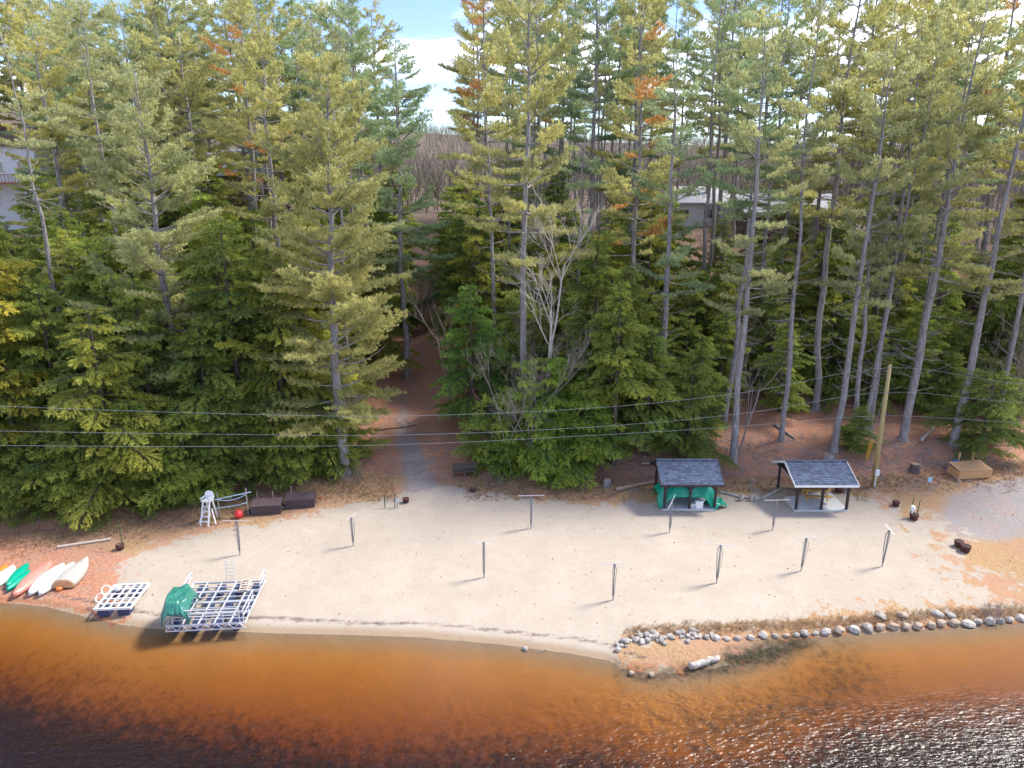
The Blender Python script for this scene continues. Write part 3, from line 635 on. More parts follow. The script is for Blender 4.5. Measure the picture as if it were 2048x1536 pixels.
# taller pines of the stand behind
for (D0, D1, n, md) in ((52, 64, 36, 3.4), (64, 82, 60, 3.3), (82, 122, 84, 3.8)):
    got = 0
    for _ in range(1500):
        if got >= n: break
        D = r_.uniform(D0, D1); px = r_.uniform(-150, 2200); p = atw(px, D)
        if abs(p.x - path_x(min(D, 76))) < 4.0 and D < 90: continue
        if 850 < px < 945 or (-110 < px < 140 and D < 103) or (440 < px < 495 and D > 54) or (1560 < px < 1640 and D > 80): continue
        if 1270 < px < 1420 and D > 64 and r_.random() < .4: continue
        if not free(p.x, p.y, md): continue
        left = px < 800
        kd = r_.choice(['mid', 'thin', 'full', 'thin', 'orange'], p=[.45, .3, .15, .08, .02] if left else [.2, .64, 0, .08, .08])
        tn = [YEL, MID, GRN][r_.integers(0, 3)]; look = 'green'
        if px > 1650 and r_.random() < .5: tn = GOLD; look = 'golden'
        elif tn == YEL: look = 'yellow-green'
        elif tn == GRN: look = 'blue-green'
        if kd == 'orange': look = 'orange-flecked'
        s = r_.uniform(.95, 1.2); NEAR.append((p.x, p.y, 2.5))
        place(kd, int(r_.integers(0, len(PINES[kd]))), '%s %s pine %s %s' % ({'mid': 'bushy', 'thin': 'slim', 'full': 'broad', 'orange': 'slim'}[kd], look, row(D), mark(px)), p, s, (r_.uniform(.90, 1.08) if px < 900 else r_.uniform(1.05, 1.3)), tn, (r_.normal(0, .015), r_.normal(0, .02)), 'white pines ' + mark(px)); got += 1
# snags and bare trees
def snag(label, p, h, r0, seed, lean=(0, 0)):
    r = np.random.default_rng(seed); o = thing('dead_trunk', label, 'snag', p); o.rotation_euler = (lean[0], lean[1], 0)
    b = MB(); pts = [(0, 0, -.3)] + [(r.normal(0, .05), r.normal(0, .05), h * k / 5) for k in range(1, 6)] + [(.04, 0, h + .5)]
    b.tube(pts, [r0 * 1.2] + [r0 * (1 - .3 * k / 5) for k in range(1, 6)] + [.02], 8); b.build('trunk', M_BARK, o, True)
    tw = MB()
    for _ in range(9):
        z = h * r.uniform(.4, .98); a = r.uniform(0, 6.28)
        tw.tube(curve((0, 0, z), (math.cos(a), math.sin(a), .1), r.uniform(.3, 1.6), 4, .1, r, .15), [.03, .025, .02, .014, .008], 4, cap=False)
    tw.build('branches', M_TWIG, o, True)['kind'] = 'stuff'
snag('grey broken trunk rising out of the left hemlock wall', at(266, 940), 7.5, .22, 1)
snag('short splintered snag near the left edge', at(48, 975), 6.2, .17, 2)
BARE = [make_bare(81, 9, .055, 4, .5), make_bare(88, 13, .2, 1, .42, pm('silver_bark', (.62, .57, .52), (.38, .34, .31), 4, .9, .2), 5, .4), make_bare(83, 8, .06, 2, .5), make_bare(84, 11, .09, 1, .4, None, 4, .5)]
def bare(v, label, p, s=1.0, sz=None, group=None, rz=None):
    return plant_tree('bare_tree', BARE[v], label, 'bare tree', p, group, rz, s, sz)
bare(0, 'many-stemmed bare tree with pinkish twigs beside the bright hemlock', B1, 1.15, 1.45)
bare(1, 'silvery bare forked tree standing above the dark hemlocks', B2, 1.3, 1.45)
bare(2, 'small bare sapling between two hemlocks in the centre', at(1125, 900), .9, 1.0)
bare(3, 'bare twiggy tree on the right side of the trail top', atw(905, 60), 1.0, 1.3)
bare(3, 'slim bare maple leaning beside the pale pine', at(1478, 905), .9, 1.05)
bare(2, 'bare grey sapling above the gravel lot', at(1992, 830), 1.2, 1.2)
for k in range(26):
    D = r_.uniform(58, 110); px = r_.uniform(820, 2050); p = atw(px, D)
    bare(int(r_.choice([0, 3])), 'thin bare hardwood ' + zone(px), p, r_.uniform(.8, 1.2), r_.uniform(.9, 1.4), 'bare hardwoods ' + zone(px))
def brush(label, p, n, h, rad, seed, mat=M_BARE):
    r = np.random.default_rng(seed); b = MB()
    for _ in range(n):
        a = r.uniform(0, 6.28); q = rad * math.sqrt(r.random()) * .4
        pts = curve((math.cos(a) * q, math.sin(a) * q, -.05), (math.cos(a) * .6, math.sin(a) * .6, 1), h * r.uniform(.6, 1.1), 4, -.1, r, .15)
        b.tube(pts, [.012, .01, .008, .006, .003], 3, cap=False)
    o = b.build('bare_shrub', mat, None, True); o.location = p; props(o, label, 'shrub'); return o
brush('spiky bare shrub behind the shoreline boulders at right', at(1985, 1238), 70, 1.0, 1.0, 3)
brush('tangled pile of bare brush beside the trail bench', at(988, 968), 90, .8, 1.6, 4)
brush('dry bush beside the dead limbs left of the trail', at(700, 962), 90, 1.4, 1.8, 5)
for k, (px, py, wh) in enumerate([(1440, 905, 'left of the straight pale pine'), (1545, 900, 'above the log seats'), (1620, 915, 'behind the peak of the picnic pavilion'), (1700, 915, 'at the foot of the flared pine'), (1775, 915, 'right of the guy wire'), (1850, 925, 'right of the dark rotten stump'), (1330, 905, 'behind the first pavilion'), (1888, 935, 'left of the cedar box')]):
    brush('heap of dead grey branches ' + wh, at(px, py), 36, .7, 1.5, 20 + k, M_TWIG)
# the far wooded hillside: too many stems to count
b = []; r = np.random.default_rng(5)
n = 12000; Y = 122 + 450 * r.random(n) ** 1.3; X = r.uniform(-.95, .95, n) * Y; Z = height(X, Y)
K = 9; C = np.repeat(np.stack([X, Y, Z], 1), K, 0); hh = np.repeat(r.uniform(7, 13, n), K)
C[:, 2] += hh * r.uniform(.0, .35, n * K) * (np.arange(n * K) % K > 0)
D = np.stack([r.normal(0, .34, n * K), r.normal(0, .34, n * K), np.ones(n * K)], 1); D /= np.linalg.norm(D, axis=1)[:, None]
S = np.stack([r.normal(0, 1, n * K), r.normal(0, 1, n * K), np.zeros(n * K)], 1); S /= np.linalg.norm(S, axis=1)[:, None]
Ln = hh * r.uniform(.4, .75, n * K); W = np.where(np.arange(n * K) % K == 0, .2, .085)
V = np.stack([C - S * W[:, None] / 2, C + S * W[:, None] / 2, C + D * Ln[:, None]], 1).reshape(-1, 3)
me = mesh_np('hillside_woods', V, np.arange(len(V)).reshape(-1, 3), pm('hillside_bare_twigs', (.24, .195, .165), (.12, .125, .08), .05, .95))  # the woods' own brown and olive tones, varied by noise
props(link('hillside_woods', me), 'brown bare woodland covering the far hillside', 'woodland', None, 'stuff')

# ------------------------------------------------------------------ houses back among the trees
def win(parent, x, y, z, w_, h_, face=-1):
    f = MB(); t = .09
    f.box(x - w_ / 2 - t, x + w_ / 2 + t, y - .06, y + .02, z - t, z).box(x - w_ / 2 - t, x + w_ / 2 + t, y - .06, y + .02, z + h_, z + h_ + t)
    f.box(x - w_ / 2 - t, x - w_ / 2, y - .058, y + .02, z, z + h_).box(x + w_ / 2, x + w_ / 2 + t, y - .058, y + .02, z, z + h_).box(x - .03, x + .03, y - .05, y + .02, z, z + h_)
    o = f.build('window', M_WHITE, parent); MB().box(x - w_ / 2, x + w_ / 2, y - .03, y - .01, z, z + h_).build('pane', M_GLASS, o)
def house(label, p, rz, W, Dp, Hh, rise, wall, roof, wins, deck=None, gable_x=True):
    h = thing('house', label, 'house', p, rz)
    MB().box(-W / 2, W / 2, 0, Dp, -4, Hh).build('wall', wall, h)
    rf = MB(); o = .6
    if gable_x:
        rf.add([(-W / 2 - o, -o, Hh - .15), (W / 2 + o, -o, Hh - .15), (W / 2 + o, Dp / 2, Hh + rise), (-W / 2 - o, Dp / 2, Hh + rise), (-W / 2 - o, Dp + o, Hh - .15), (W / 2 + o, Dp + o, Hh - .15),
                (-W / 2 - o, -o, Hh + .08), (W / 2 + o, -o, Hh + .08), (W / 2 + o, Dp / 2, Hh + rise + .23), (-W / 2 - o, Dp / 2, Hh + rise + .23), (-W / 2 - o, Dp + o, Hh + .08), (W / 2 + o, Dp + o, Hh + .08)],
               [(0, 1, 2, 3), (3, 2, 5, 4), (6, 9, 8, 7), (9, 10, 11, 8), (0, 6, 7, 1), (4, 5, 11, 10), (0, 3, 9, 6), (3, 4, 10, 9), (1, 7, 8, 2), (2, 8, 11, 5)])
        MB().add([(-W / 2, 0, Hh), (-W / 2, Dp / 2, Hh + rise - .02), (-W / 2, Dp, Hh), (W / 2, 0, Hh), (W / 2, Dp / 2, Hh + rise - .02), (W / 2, Dp, Hh)], [(0, 1, 2), (5, 4, 3)]).build('gable', wall, h)
    ro = rf.build('roof', roof, h); MB().box(-.4, .4, Dp / 2 - .4 + 1, Dp / 2 + .4 + 1, Hh, Hh + rise + .9).build('chimney', M_STUMP, ro)
    for (x, z, w_, h_) in wins: win(h, x, 0, z, w_, h_)
    if deck:
        x0, x1, z, dp = deck; d = MB().box(x0, x1, -dp, -.07, z - .25, z).build('deck', M_DECK, h)
        MB().box(x0, x1, -dp, -dp + .1, z + .95, z + 1.05).build('handrail', M_DECK, d)
        for x in np.arange(x0 + .05, x1, .45): MB().box(x - .035, x + .035, -dp + .02, -dp + .08, z, z + .95).build('baluster', M_DECK, d)
        for x in (x0 + .2, (x0 + x1) / 2, x1 - .2): MB().box(x - .1, x + .1, -dp + .1, -dp + .3, -4, z - .25).build('deck_post', M_POST, d)
    return h
house('tall house with white upper wall and red-brown deck at the left edge', atw(0, 103), R(3), 13, 8, 11.4, 2.2, M_WSIDE, M_SIDE, [(-3, 7.8, 1.6, 1.4), (1, 7.8, 2, 1.4), (4.6, 7.8, 1.2, 1.4), (0, 3.4, 1.6, 1.6), (3.6, 3.0, 1.2, 2.1)], (-6.4, 6.4, 6.5, 2.6))
house('brown house with pale metal roof behind the broad left pine', atw(470, 104) + Vector((0, 0, 2.6)), R(-4), 11, 7, 4.6, 3.4, M_SIDE, M_ROOFP, [(-3, 1.6, 1.5, 1.4), (0, 1.6, 1.5, 1.4), (3, 1.6, 1.5, 1.4)])
house('low pale-roofed house behind the pine with orange needles', atw(1365, 112), R(4), 15, 8, 3.6, 2.2, M_WSIDE, M_ROOFP, [(-4, 1.3, 1.6, 1.3), (0, 1.3, 1.6, 1.3), (4, 1.3, 1.6, 1.3)])
house('brown house with a timber deck behind the pines right of centre', atw(1575, 106), R(-2), 13, 8, 4.0, 2.4, M_SIDE, M_ROOFP, [(-4, 1.3, 1.6, 1.5), (-1, 1.3, 1.6, 1.5), (3, 1.3, 1.6, 1.5)], (-5.5, 5.5, .6, 2.4))

# ------------------------------------------------------------------ pavilions
def pavilion(label, p, W, Dp, hp, rise, fascia, rz=0, ox=.28, oy=.35):
    t = thing('pavilion', label, 'pavilion', p, rz)
    MB().box(-W / 2, W / 2, 0, Dp, -.5, .1).build('concrete_pad', M_CONC, t)
    for y in (.12, Dp - .12):
        for x in (-W / 2 + .14, 0, W / 2 - .14):
            MB().box(x - .075, x + .075, y - .075, y + .075, .1, hp).build('post', M_POST, t)
        MB().box(-W / 2 - .1, W / 2 + .1, y - .07, y + .07, hp, hp + .2).build('beam', M_POST, t)
    for x in (-W / 2 + .14, W / 2 - .14): MB().box(x - .06, x + .06, .2, Dp - .2, hp + .002, hp + .15).build('tie_beam', M_POST, t)
    for x, sx in ((-W / 2 + .14, 1), (W / 2 - .14, -1), (0, 1), (0, -1)): MB().beam((x, .12, hp - .5), (x + sx * .5, .12, hp), .08, .08).build('brace', M_POST, t)
    z0 = hp + .2; zr = z0 + rise; x0, x1 = -W / 2 - ox, W / 2 + ox; y0, y1 = -oy, Dp + oy; ym = Dp / 2; th = .09; ze = z0 - rise * oy / (Dp / 2)
    rf = MB().add([(x0, y0, ze), (x1, y0, ze), (x1, ym, zr), (x0, ym, zr), (x0, y1, ze), (x1, y1, ze), (x0, y0, ze + th), (x1, y0, ze + th), (x1, ym, zr + th), (x0, ym, zr + th), (x0, y1, ze + th), (x1, y1, ze + th)],
                  [(0, 1, 2, 3), (3, 2, 5, 4), (6, 9, 8, 7), (9, 10, 11, 8), (0, 6, 7, 1), (4, 5, 11, 10), (0, 3, 9, 6), (3, 4, 10, 9), (1, 7, 8, 2), (2, 8, 11, 5)]).build('roof', M_SHING, t)
    for y, sg in ((y0, -1), (y1, 1)): MB().box(x0 - .02, x1 + .02, min(y, y + sg * .03), max(y, y + sg * .03), ze - .05, ze + .095).build('fascia', fascia, rf)
    for x, sg in ((x0, -1), (x1, 1)):
        MB().beam((x + sg * .015, y0, ze + .025), (x + sg * .015, ym, zr + .025), .03, .15).build('bargeboard', fascia, rf)
        MB().beam((x + sg * .015, y1, ze + .025), (x + sg * .015, ym, zr + .025), .03, .15).build('bargeboard', fascia, rf)
        xx = x - sg * .4; MB().add([(xx, .05, z0), (xx, Dp - .05, z0), (xx, ym, zr - .06), (xx + sg * .05, .05, z0), (xx + sg * .05, Dp - .05, z0), (xx + sg * .05, ym, zr - .06)], [(0, 1, 2), (5, 4, 3), (0, 3, 4, 1), (1, 4, 5, 2), (2, 5, 3, 0)]).build('gable', M_POST, t)
    MB().box(x0 - .005, x1 + .005, ym - .12, ym + .12, zr + th - .035, zr + th + .02).build('ridge_cap', M_SHING, rf)
    return t
pa = at(1379, 1021); pb = at(1643, 1023)
pavilion('dark-posted pavilion sheltering the bright green tarp', pa, 3.75, 3.3, 1.95, .85, M_POST)
pavilion('white-edged pavilion over the yellow picnic table', pb, 3.75, 3.7, 1.95, .75, M_WHITE)
def tarp(name, label, p, L_, W, Hh, mat, seed, rz=0, skirt=.15, n=34, box=5.0, lumps=.16):
    r = np.random.default_rng(seed); us = np.linspace(-1, 1, n); U, Vv = np.meshgrid(us, us)
    rr = (np.abs(U) ** box + np.abs(Vv) ** box) ** (1 / box); k = np.clip(1.15 - rr, 0, .42) / .42
    z = Hh * np.clip(k, 0, 1) ** .55
    nz = smooth_noise(U * 3, Vv * 3, 2.2, seed) * .6 + np.abs(smooth_noise(U * 4, Vv * 4, 2.5, seed + 1)) * .7
    a = np.arctan2(Vv, U); pleat = np.sin(a * 17 + nz * 3) * .05 * (1 - k)
    z = z * (1 + lumps * nz * .6) * (1 + .12 * smooth_noise(U, Vv, 2.0, seed + 5)) + .02 + .05 * np.abs(nz) * (k < .1)
    x = U * L_ / 2 * (1 + pleat + .05 * nz); y = Vv * W / 2 * (1 + pleat + .05 * nz)
    ii = np.arange(n * n).reshape(n, n); q = np.stack([ii[:-1, :-1], ii[:-1, 1:], ii[1:, 1:], ii[1:, :-1]], -1).reshape(-1, 4)
    me = mesh_np(name, np.stack([x, y, z], -1).reshape(-1, 3), None, mat, q, None, True)
    o = link(name, me, None, p, (0, 0, rz)); m = o.modifiers.new('thick', 'SOLIDIFY'); m.thickness = .012
    return props(o, label, 'tarp')
tarp('green_tarp', 'bright green tarp draped over stored gear under the first pavilion', pa + Vector((-.15, 1.35, .1)), 3.9, 2.6, 1.5, M_TARP2, 4, 0, box=3.2, lumps=.3)
tarp('green_tarp', 'loose crumpled end of bright green tarp right of the pavilion post', pa + Vector((1.95, .75, .02)), 1.3, 1.2, .42, M_TARP2, 9, .5, box=2.4, lumps=.5)
def bin_(label, p, w_, d_, h_, mat, lidm, rz=0):
    t = thing('storage_bin', label, 'bin', p, rz); MB().box(-w_ / 2, w_ / 2, -d_ / 2, d_ / 2, 0, h_).build('body', mat, t); MB().box(-w_ / 2 - .03, w_ / 2 + .03, -d_ / 2 - .03, d_ / 2 + .03, h_ + .002, h_ + .06).build('lid', lidm, t)
bin_('small white storage bin in front of the green tarp', pa + Vector((.68, .22, .1)), .5, .3, .5, M_WHITE, M_WHITE)
bin_('low grey storage bin left of the white one on the pad', pa + Vector((.2, .24, .1)), .42, .3, .26, pm('grey_plastic', (.5, .53, .55)), M_WHITE)
def picnic(label, p, rz, m):
    t = thing('picnic_table', label, 'picnic table', p, rz); L_ = 1.9
    for k in range(5): MB().box(-L_ / 2, L_ / 2, -.38 + k * .154, -.38 + k * .154 + .145, .72, .76).build('tabletop_plank', m, t)
    for s in (-1, 1):
        for k in range(2): MB().box(-L_ / 2, L_ / 2, s * .72 - .13 + k * .135, s * .72 - .13 + k * .135 + .127, .42, .46).build('bench_plank', m, t)
        x = s * .68
        for q in (-1, 1): MB().beam((x, q * .62, 0), (x, q * .2, .72), .05, .1, (1, 0, 0)).build('leg', m, t)
        MB().box(x + s * .055 - .02, x + s * .055 + .02, -.84, .84, .34, .42).build('crossbar', m, t); MB().box(x - .02, x + .02, -.36, .36, .64, .718).build('top_bar', m, t)
        MB().beam((x - s * .03, 0, .38), (s * .15, 0, .70), .05, .07, (0, 1, 0)).build('brace', m, t)
picnic('yellow varnished picnic table under the white-edged pavilion', at(1632, 1003) + Vector((0, .35, .12)), R(-3), M_YELW)

# ------------------------------------------------------------------ beach umbrella frames
def umbrella(label, p, hgt, bar, brz, lean, seed):
    r = np.random.default_rng(seed); t = thing('umbrella_frame', label, 'umbrella frame', p); t.rotation_euler = (lean[1], lean[0], 0)
    MB().tube([(0, 0, -.25), (0, 0, hgt)], [.035, .035], 8).build('pole', M_STEEL, t)
    MB().lathe([(.02, 0), (.06, 0), (.06, .09), (.02, .09)], 8, (0, 0, hgt - .1)).build('collar', M_STEEL, t)
    if bar:
        c, s = math.cos(brz), math.sin(brz); dz = bar[1]
        MB().beam((-c * bar[0] / 2, -s * bar[0] / 2, hgt + .03 - dz), (c * bar[0] / 2, s * bar[0] / 2, hgt + .03 + dz), .028, .025).build('crossbar', M_ALU, t)
    for k in range(6):
        a = k * 1.047 + r.uniform(-.3, .3); q = r.uniform(.07, .19)
        MB().tube([(.05 * math.cos(a), .05 * math.sin(a), hgt - .06), (q * math.cos(a), q * math.sin(a), hgt - .35), (q * .8 * math.cos(a), q * .8 * math.sin(a), hgt * .55), (.045 * math.cos(a), .045 * math.sin(a), .28)], .013, 4).build('rib', M_STEEL, t)
UM = [((480, 1110), 1042, (1.75, .03), -.03, (.5, 0), 'bare umbrella frame on the sand below the red buoy ball'),
      ((707, 1092), 1034, (1.1, .0), 1.2, (-1, 0), 'bare umbrella frame left of centre near the trail mouth'),
      ((1062, 1057), 992, (1.7, .02), .0, (0, 0), 'white-barred umbrella frame farthest up the middle of the beach'),
      ((968, 1155), 1084, (1.6, .05), .08, (0, 0), 'umbrella frame with thick folded ribs in mid-beach'),
      ((1226, 1200), 1128, (1.5, .05), .1, (0, 0), 'umbrella frame nearest the water in front of the stones'),
      ((1339, 1065), 1004, (1.1, .25), 1.0, (.5, 0), 'umbrella frame with up-tilted bar right before the green tarp'),
      ((1545, 1060), 1001, (1.65, .03), .05, (2, 0), 'leaning umbrella frame beside the left corner of the picnic pavilion'),
      ((1433, 1166), 1090, (1.7, -.06), -.03, (1.2, 0), 'umbrella frame with drooping bar between the two pavilions, low on the beach'),
      ((1602, 1142), 1076, (1.5, .06), .05, (2, 0), 'slanted umbrella frame on the sand below the picnic pavilion'),
      ((1764, 1133), 1060, (.9, .1), 1.7, (2.5, 0), 'umbrella frame nearest the right end of the sand, seen end-on')]
for k, (b_, ty, bar, brz, ln, lab) in enumerate(UM):
    p = at(*b_); dtop = ray(b_[0], ty); hgt = CZ + dtop[2] / dtop[1] * p.y - p.z
    umbrella(lab, p, hgt, bar, brz, (R(ln[0]), R(ln[1])), k)

# ------------------------------------------------------------------ left shore: boats, docks, chair, boxes
def hull(name, label, p, rz, Ln, Bm, Hh, mat, stern=None, n=20, m=9, cat='kayak', keel=True, tilt=0, blunt=.0):
    t = thing(name, label, cat, p, rz); t.rotation_euler = (tilt, 0, rz); V = []; F = []
    for i in range(n + 1):
        u = i / n; wv = math.sin(math.pi * min(max(u, .0), 1)) ** .62 if stern is None else (math.sin(math.pi * (.5 + .5 * u)) ** .75 if u > 0 else 1)
        wv = max(wv, .02)
        if stern is not None: wv = max(.03, (1 - u ** 2.6)) * (.86 + .14 * min(1, u * 3))
        for j in range(m + 1):
            a = math.pi * j / m; x = math.cos(a) * Bm / 2 * wv; z = Hh * (math.sin(a) ** .55) * (.78 + .22 * wv) * (1 if stern is None else (.85 + .15 * (1 - u)))
            if stern is None: z = z * (1 - .25 * (2 * u - 1) ** 2) + .12 * (1 - abs(2 * u - 1)) * 0
            V.append((x, (u - .5) * Ln, z + .04))
    for i in range(n):
        for j in range(m): F.append((i * (m + 1) + j, i * (m + 1) + j + 1, (i + 1) * (m + 1) + j + 1, (i + 1) * (m + 1) + j))
    b = MB().add(V, F); o = b.build('hull', mat, t, True); md = o.modifiers.new('thick', 'SOLIDIFY'); md.thickness = .03
    if keel:
        kp = [V[i * (m + 1) + m // 2] for i in range(1, n)]; kp2 = [(0, q[1], max(q[2], V[(i + 1) * (m + 1) + m // 2 + 1][2]) + .012) for i, q in enumerate(kp)]
        MB().tube(kp2, .022, 5).build('keel', mat, t)
    rim = MB(); rim.tube([(V[i * (m + 1)][0], V[i * (m + 1)][1], .05) for i in range(n + 1)], .028, 5).tube([(V[i * (m + 1) + m][0], V[i * (m + 1) + m][1], .05) for i in range(n + 1)], .028, 5)
    rim.build('gunwale', mat if stern is None else M_TANW, t)
    if stern is not None:
        vs = [V[j] for j in range(m + 1)]; tb = MB().add([(x, y - .01, z - .01) for x, y, z in vs] + [(x, y - .05, z - .01) for x, y, z in vs], [tuple(range(m + 1)), tuple(range(2 * m + 1, m, -1))] + [(j, j + m + 1, j + m + 2, j + 1) for j in range(m)]); tb.build('transom', M_TANW, t)
    return t
def between(a, b):
    A, B = at(*a), at(*b); d = B - A; return (A + B) / 2, math.atan2(d.y, d.x) - math.pi / 2, d.length
def boat(label, a, b, Bm, Hh, mat, name='kayak', cat='kayak', f=1.0, **k):
    c, rz, ln = between(a, b); return hull(name, label, c, rz, ln * f, Bm, Hh, mat, cat=cat, **k)
boat('orange kayak overturned at the far left frame edge', (-35, 1180), (14, 1132), .72, .30, M_KORANGE)
boat('short white upturned kayak left of the green ones', (-8, 1180), (28, 1135), .75, .32, M_KWHITE)
boat('larger of two nested green kayaks', (16, 1180), (56, 1130), .62, .30, M_KGREEN)
boat('smaller green kayak tucked against the salmon one', (16, 1187), (60, 1144), .45, .26, M_KGREEN)
boat('long salmon-pink canoe lying keel up', (30, 1200), (104, 1124), .86, .36, M_KPINK, 'canoe', 'canoe')
boat('long white canoe lying keel up right of the salmon one', (60, 1196), (128, 1130), .84, .36, M_KWHITE, 'canoe', 'canoe')
boat('white canoe half hidden under the aluminium rowboat', (80, 1196), (148, 1128), .8, .36, M_KWHITE, 'canoe', 'canoe')
boat('upturned aluminium rowboat with a wooden transom', (128, 1178), (176, 1122), 1.35, .48, M_HULL, 'rowboat', 'rowboat', stern=1)
t = thing('orange_float', 'orange-red float lying under the aluminium rowboat', 'float', at(120, 1180)); MB().lathe([(.02, 0), (.18, .03), (.2, .12), (.15, .22), (.02, .24)], 10).build('float_body', M_KORANGE, t, True)

# big swim dock, hauled out in sections
c0, c1, c2, c3 = [Vector(at_h(*q, .82)) for q in ((386, 1162), (527, 1162), (490, 1245), (330, 1252))]
dk = thing('swim_dock', 'large aluminium swim dock frame on navy floats with railings', 'dock', ((c2 + c3) / 2)); dk.location.z = 0
ex = (c2 - c3); rz = math.atan2(ex.y, ex.x); dk.rotation_euler = (0, 0, rz); W = (ex.length + (c1 - c0).length) / 2; Ld = ((c0 - c3).length + (c1 - c2).length) / 2
UC = {}
def ubox(name, parent, x0, x1, y0, y1, z0, z1, mat):     # shared unit cube, one object per piece
    if mat.name not in UC: UC[mat.name] = MB().box(-.5, .5, -.5, .5, -.5, .5).mesh('unit_' + mat.name, mat)
    return link(name, UC[mat.name], parent, ((x0 + x1) / 2, (y0 + y1) / 2, (z0 + z1) / 2), (0, 0, 0), (x1 - x0, y1 - y0, z1 - z0))
zd = .82; bw = .05
for k in range(4):
    ya, yb_ = Ld * k / 4 + .02, Ld * (k + 1) / 4 - .02
    for y in (ya, yb_ - bw): ubox('beam', dk, -W / 2, W / 2, y, y + bw, zd - .10, zd, M_ALU)
    ubox('beam', dk, -W / 2, W / 2, (ya + yb_) / 2 - .02, (ya + yb_) / 2 + .02, zd - .095, zd - .03, M_ALU)
    for q in range(6):
        x = -W / 2 + W * q / 5; x = min(max(x, -W / 2 + .03), W / 2 - .03); ubox('joist', dk, x - .025, x + .025, ya + bw, yb_ - bw, zd - .09, zd - .005, M_ALU)
    for q in range(4):
        x = -W / 2 + W * (q + .5) / 4 + (.12 if k % 2 else -.05); fz = hz(dk.location.x, dk.location.y + ya)
        fl = MB().tube([(x, ya + .04, .46), (x, ya + .10, .46), (x, yb_ - .10, .46), (x, yb_ - .04, .46)], [.18, .23, .23, .18], 10).build('float', M_FLOAT, dk, True)
        MB().box(x - .23, x + .23, ya + .14, yb_ - .14, .5, zd - .11).build('saddle', M_FLOAT, fl)
def rail(parent, a, b, z, h, n, name='railing', mid=True):
    a, b = Vector(a), Vector(b); r0 = MB().beam((a.x, a.y, z + h), (b.x, b.y, z + h), .05, .05).build(name, M_ALU, parent)
    if mid: MB().beam((a.x, a.y, z + h * .5), (b.x, b.y, z + h * .5), .04, .04).build('middle_rail', M_ALU, r0)
    for k in range(n + 1):
        q = a.lerp(b, k / n); MB().beam((q.x, q.y, z + .003), (q.x, q.y, z + h - .027), .04, .04).build('rail_post', M_ALU, r0)
rail(dk, (-W / 2 + .35, .12), (W / 2 - .3, .12), zd, .75, 4)
rail(dk, (W / 2 - .1, .12), (W / 2 - .1, Ld * .48), zd, .65, 2)
rail(dk, (-W / 2 - .05, Ld * .62), (-W / 2 - .05, Ld * 1.0), zd, .6, 3)
rail(dk, (W / 2 - .02, Ld * .74), (W / 2 - .02, Ld * 1.0), zd, .6, 2)
for k in range(7):
    xa = -W / 2 + W * k / 7; MB().beam((xa, -.03, zd - .28), (xa + W / 14, -.03, zd - .02), .03, .03).beam((xa + W / 14, -.03, zd - .02), (xa + W / 7, -.03, zd - .28), .03, .03).build('truss_web', M_ALU, dk)
MB().beam((-W / 2, -.03, zd - .3), (W / 2, -.03, zd - .3), .05, .05).build('truss_chord', M_ALU, dk)
lad = thing('swim_ladder', 'thin metal swim ladder leaning up at the back of the dock', 'ladder', dk.matrix_basis @ Vector((.05, Ld - .02, zd))); lad.rotation_euler = (R(-10), 0, rz)
for s in (-1, 1): MB().tube([(s * .22, 0, 0), (s * .22, 0, 1.25)], .022, 6).build('side_rail', M_ALU, lad)
for k in range(6): MB().tube([(-.22, 0, .12 + k * .21), (.22, 0, .12 + k * .21)], .016, 6).build('rung', M_ALU, lad)
tp = tarp('dark_tarp', 'dark green tarp bundled over gear on the dock corner', dk.matrix_basis @ Vector((-W / 2 + .42, 1.0, zd)), 1.35, 2.2, 1.15, M_TARP, 14, rz + .12, box=3.6, lumps=.22)
t = thing('dock_step', 'tan slatted step lying at the right back of the dock', 'step', dk.matrix_basis @ Vector((W / 2 - .95, Ld - .75, zd)), rz + .1)
for k in range(5): MB().box(-.17, .17, -.4 + k * .2, -.4 + k * .2 + .1, .05 + .03 * k, .09 + .03 * k).build('tread', M_PLANK, t)
for s in (-1, 1): MB().beam((s * .2, -.45, .04), (s * .2, .5, .2), .04, .1).build('side_rail', M_PLANK, t)

# small float dock
q0, q1, q2, q3 = [Vector(at_h(*q, .65)) for q in ((222, 1168), (291, 1168), (262, 1214), (187, 1217))]
ex = q2 - q3; rz2 = math.atan2(ex.y, ex.x); fd = thing('float_dock', 'small white float frame between the boats and the large dock', 'dock', (q2 + q3) / 2, rz2); fd.location.z = 0
W2 = (ex.length + (q1 - q0).length) / 2; L2 = ((q0 - q3).length + (q1 - q2).length) / 2; z2 = .65
for y in (0, L2): ubox('beam', fd, -W2 / 2, W2 / 2, y - .04, y + .04, z2 - .12, z2, M_WHITE)
for x in (-W2 / 2 + .04, W2 / 2 - .04): ubox('beam', fd, x - .04, x + .04, .04, L2 - .04, z2 - .118, z2 - .003, M_WHITE)
for k in range(1, 5): ubox('joist', fd, -W2 / 2 + W2 * k / 5 - .025, -W2 / 2 + W2 * k / 5 + .025, .04, L2 - .04, z2 - .09, z2 - .006, M_WHITE)
for k in range(1, 5): ubox('joist', fd, -W2 / 2 + .08, W2 / 2 - .08, L2 * k / 5 - .025, L2 * k / 5 + .025, z2 - .085, z2 - .012, M_WHITE)
for x in (-W2 * .27, W2 * .27):
    for y in (L2 * .14, L2 * .82): MB().box(x - .3, x + .3, y - .3, y + .3, .12, z2 - .125).build('float', M_FLOAT, fd)
t = thing('white_buoy', 'white ball buoy resting on the small float frame', 'buoy', fd.matrix_basis @ Vector((-W2 * .22, L2 * .72, z2 + .18)))
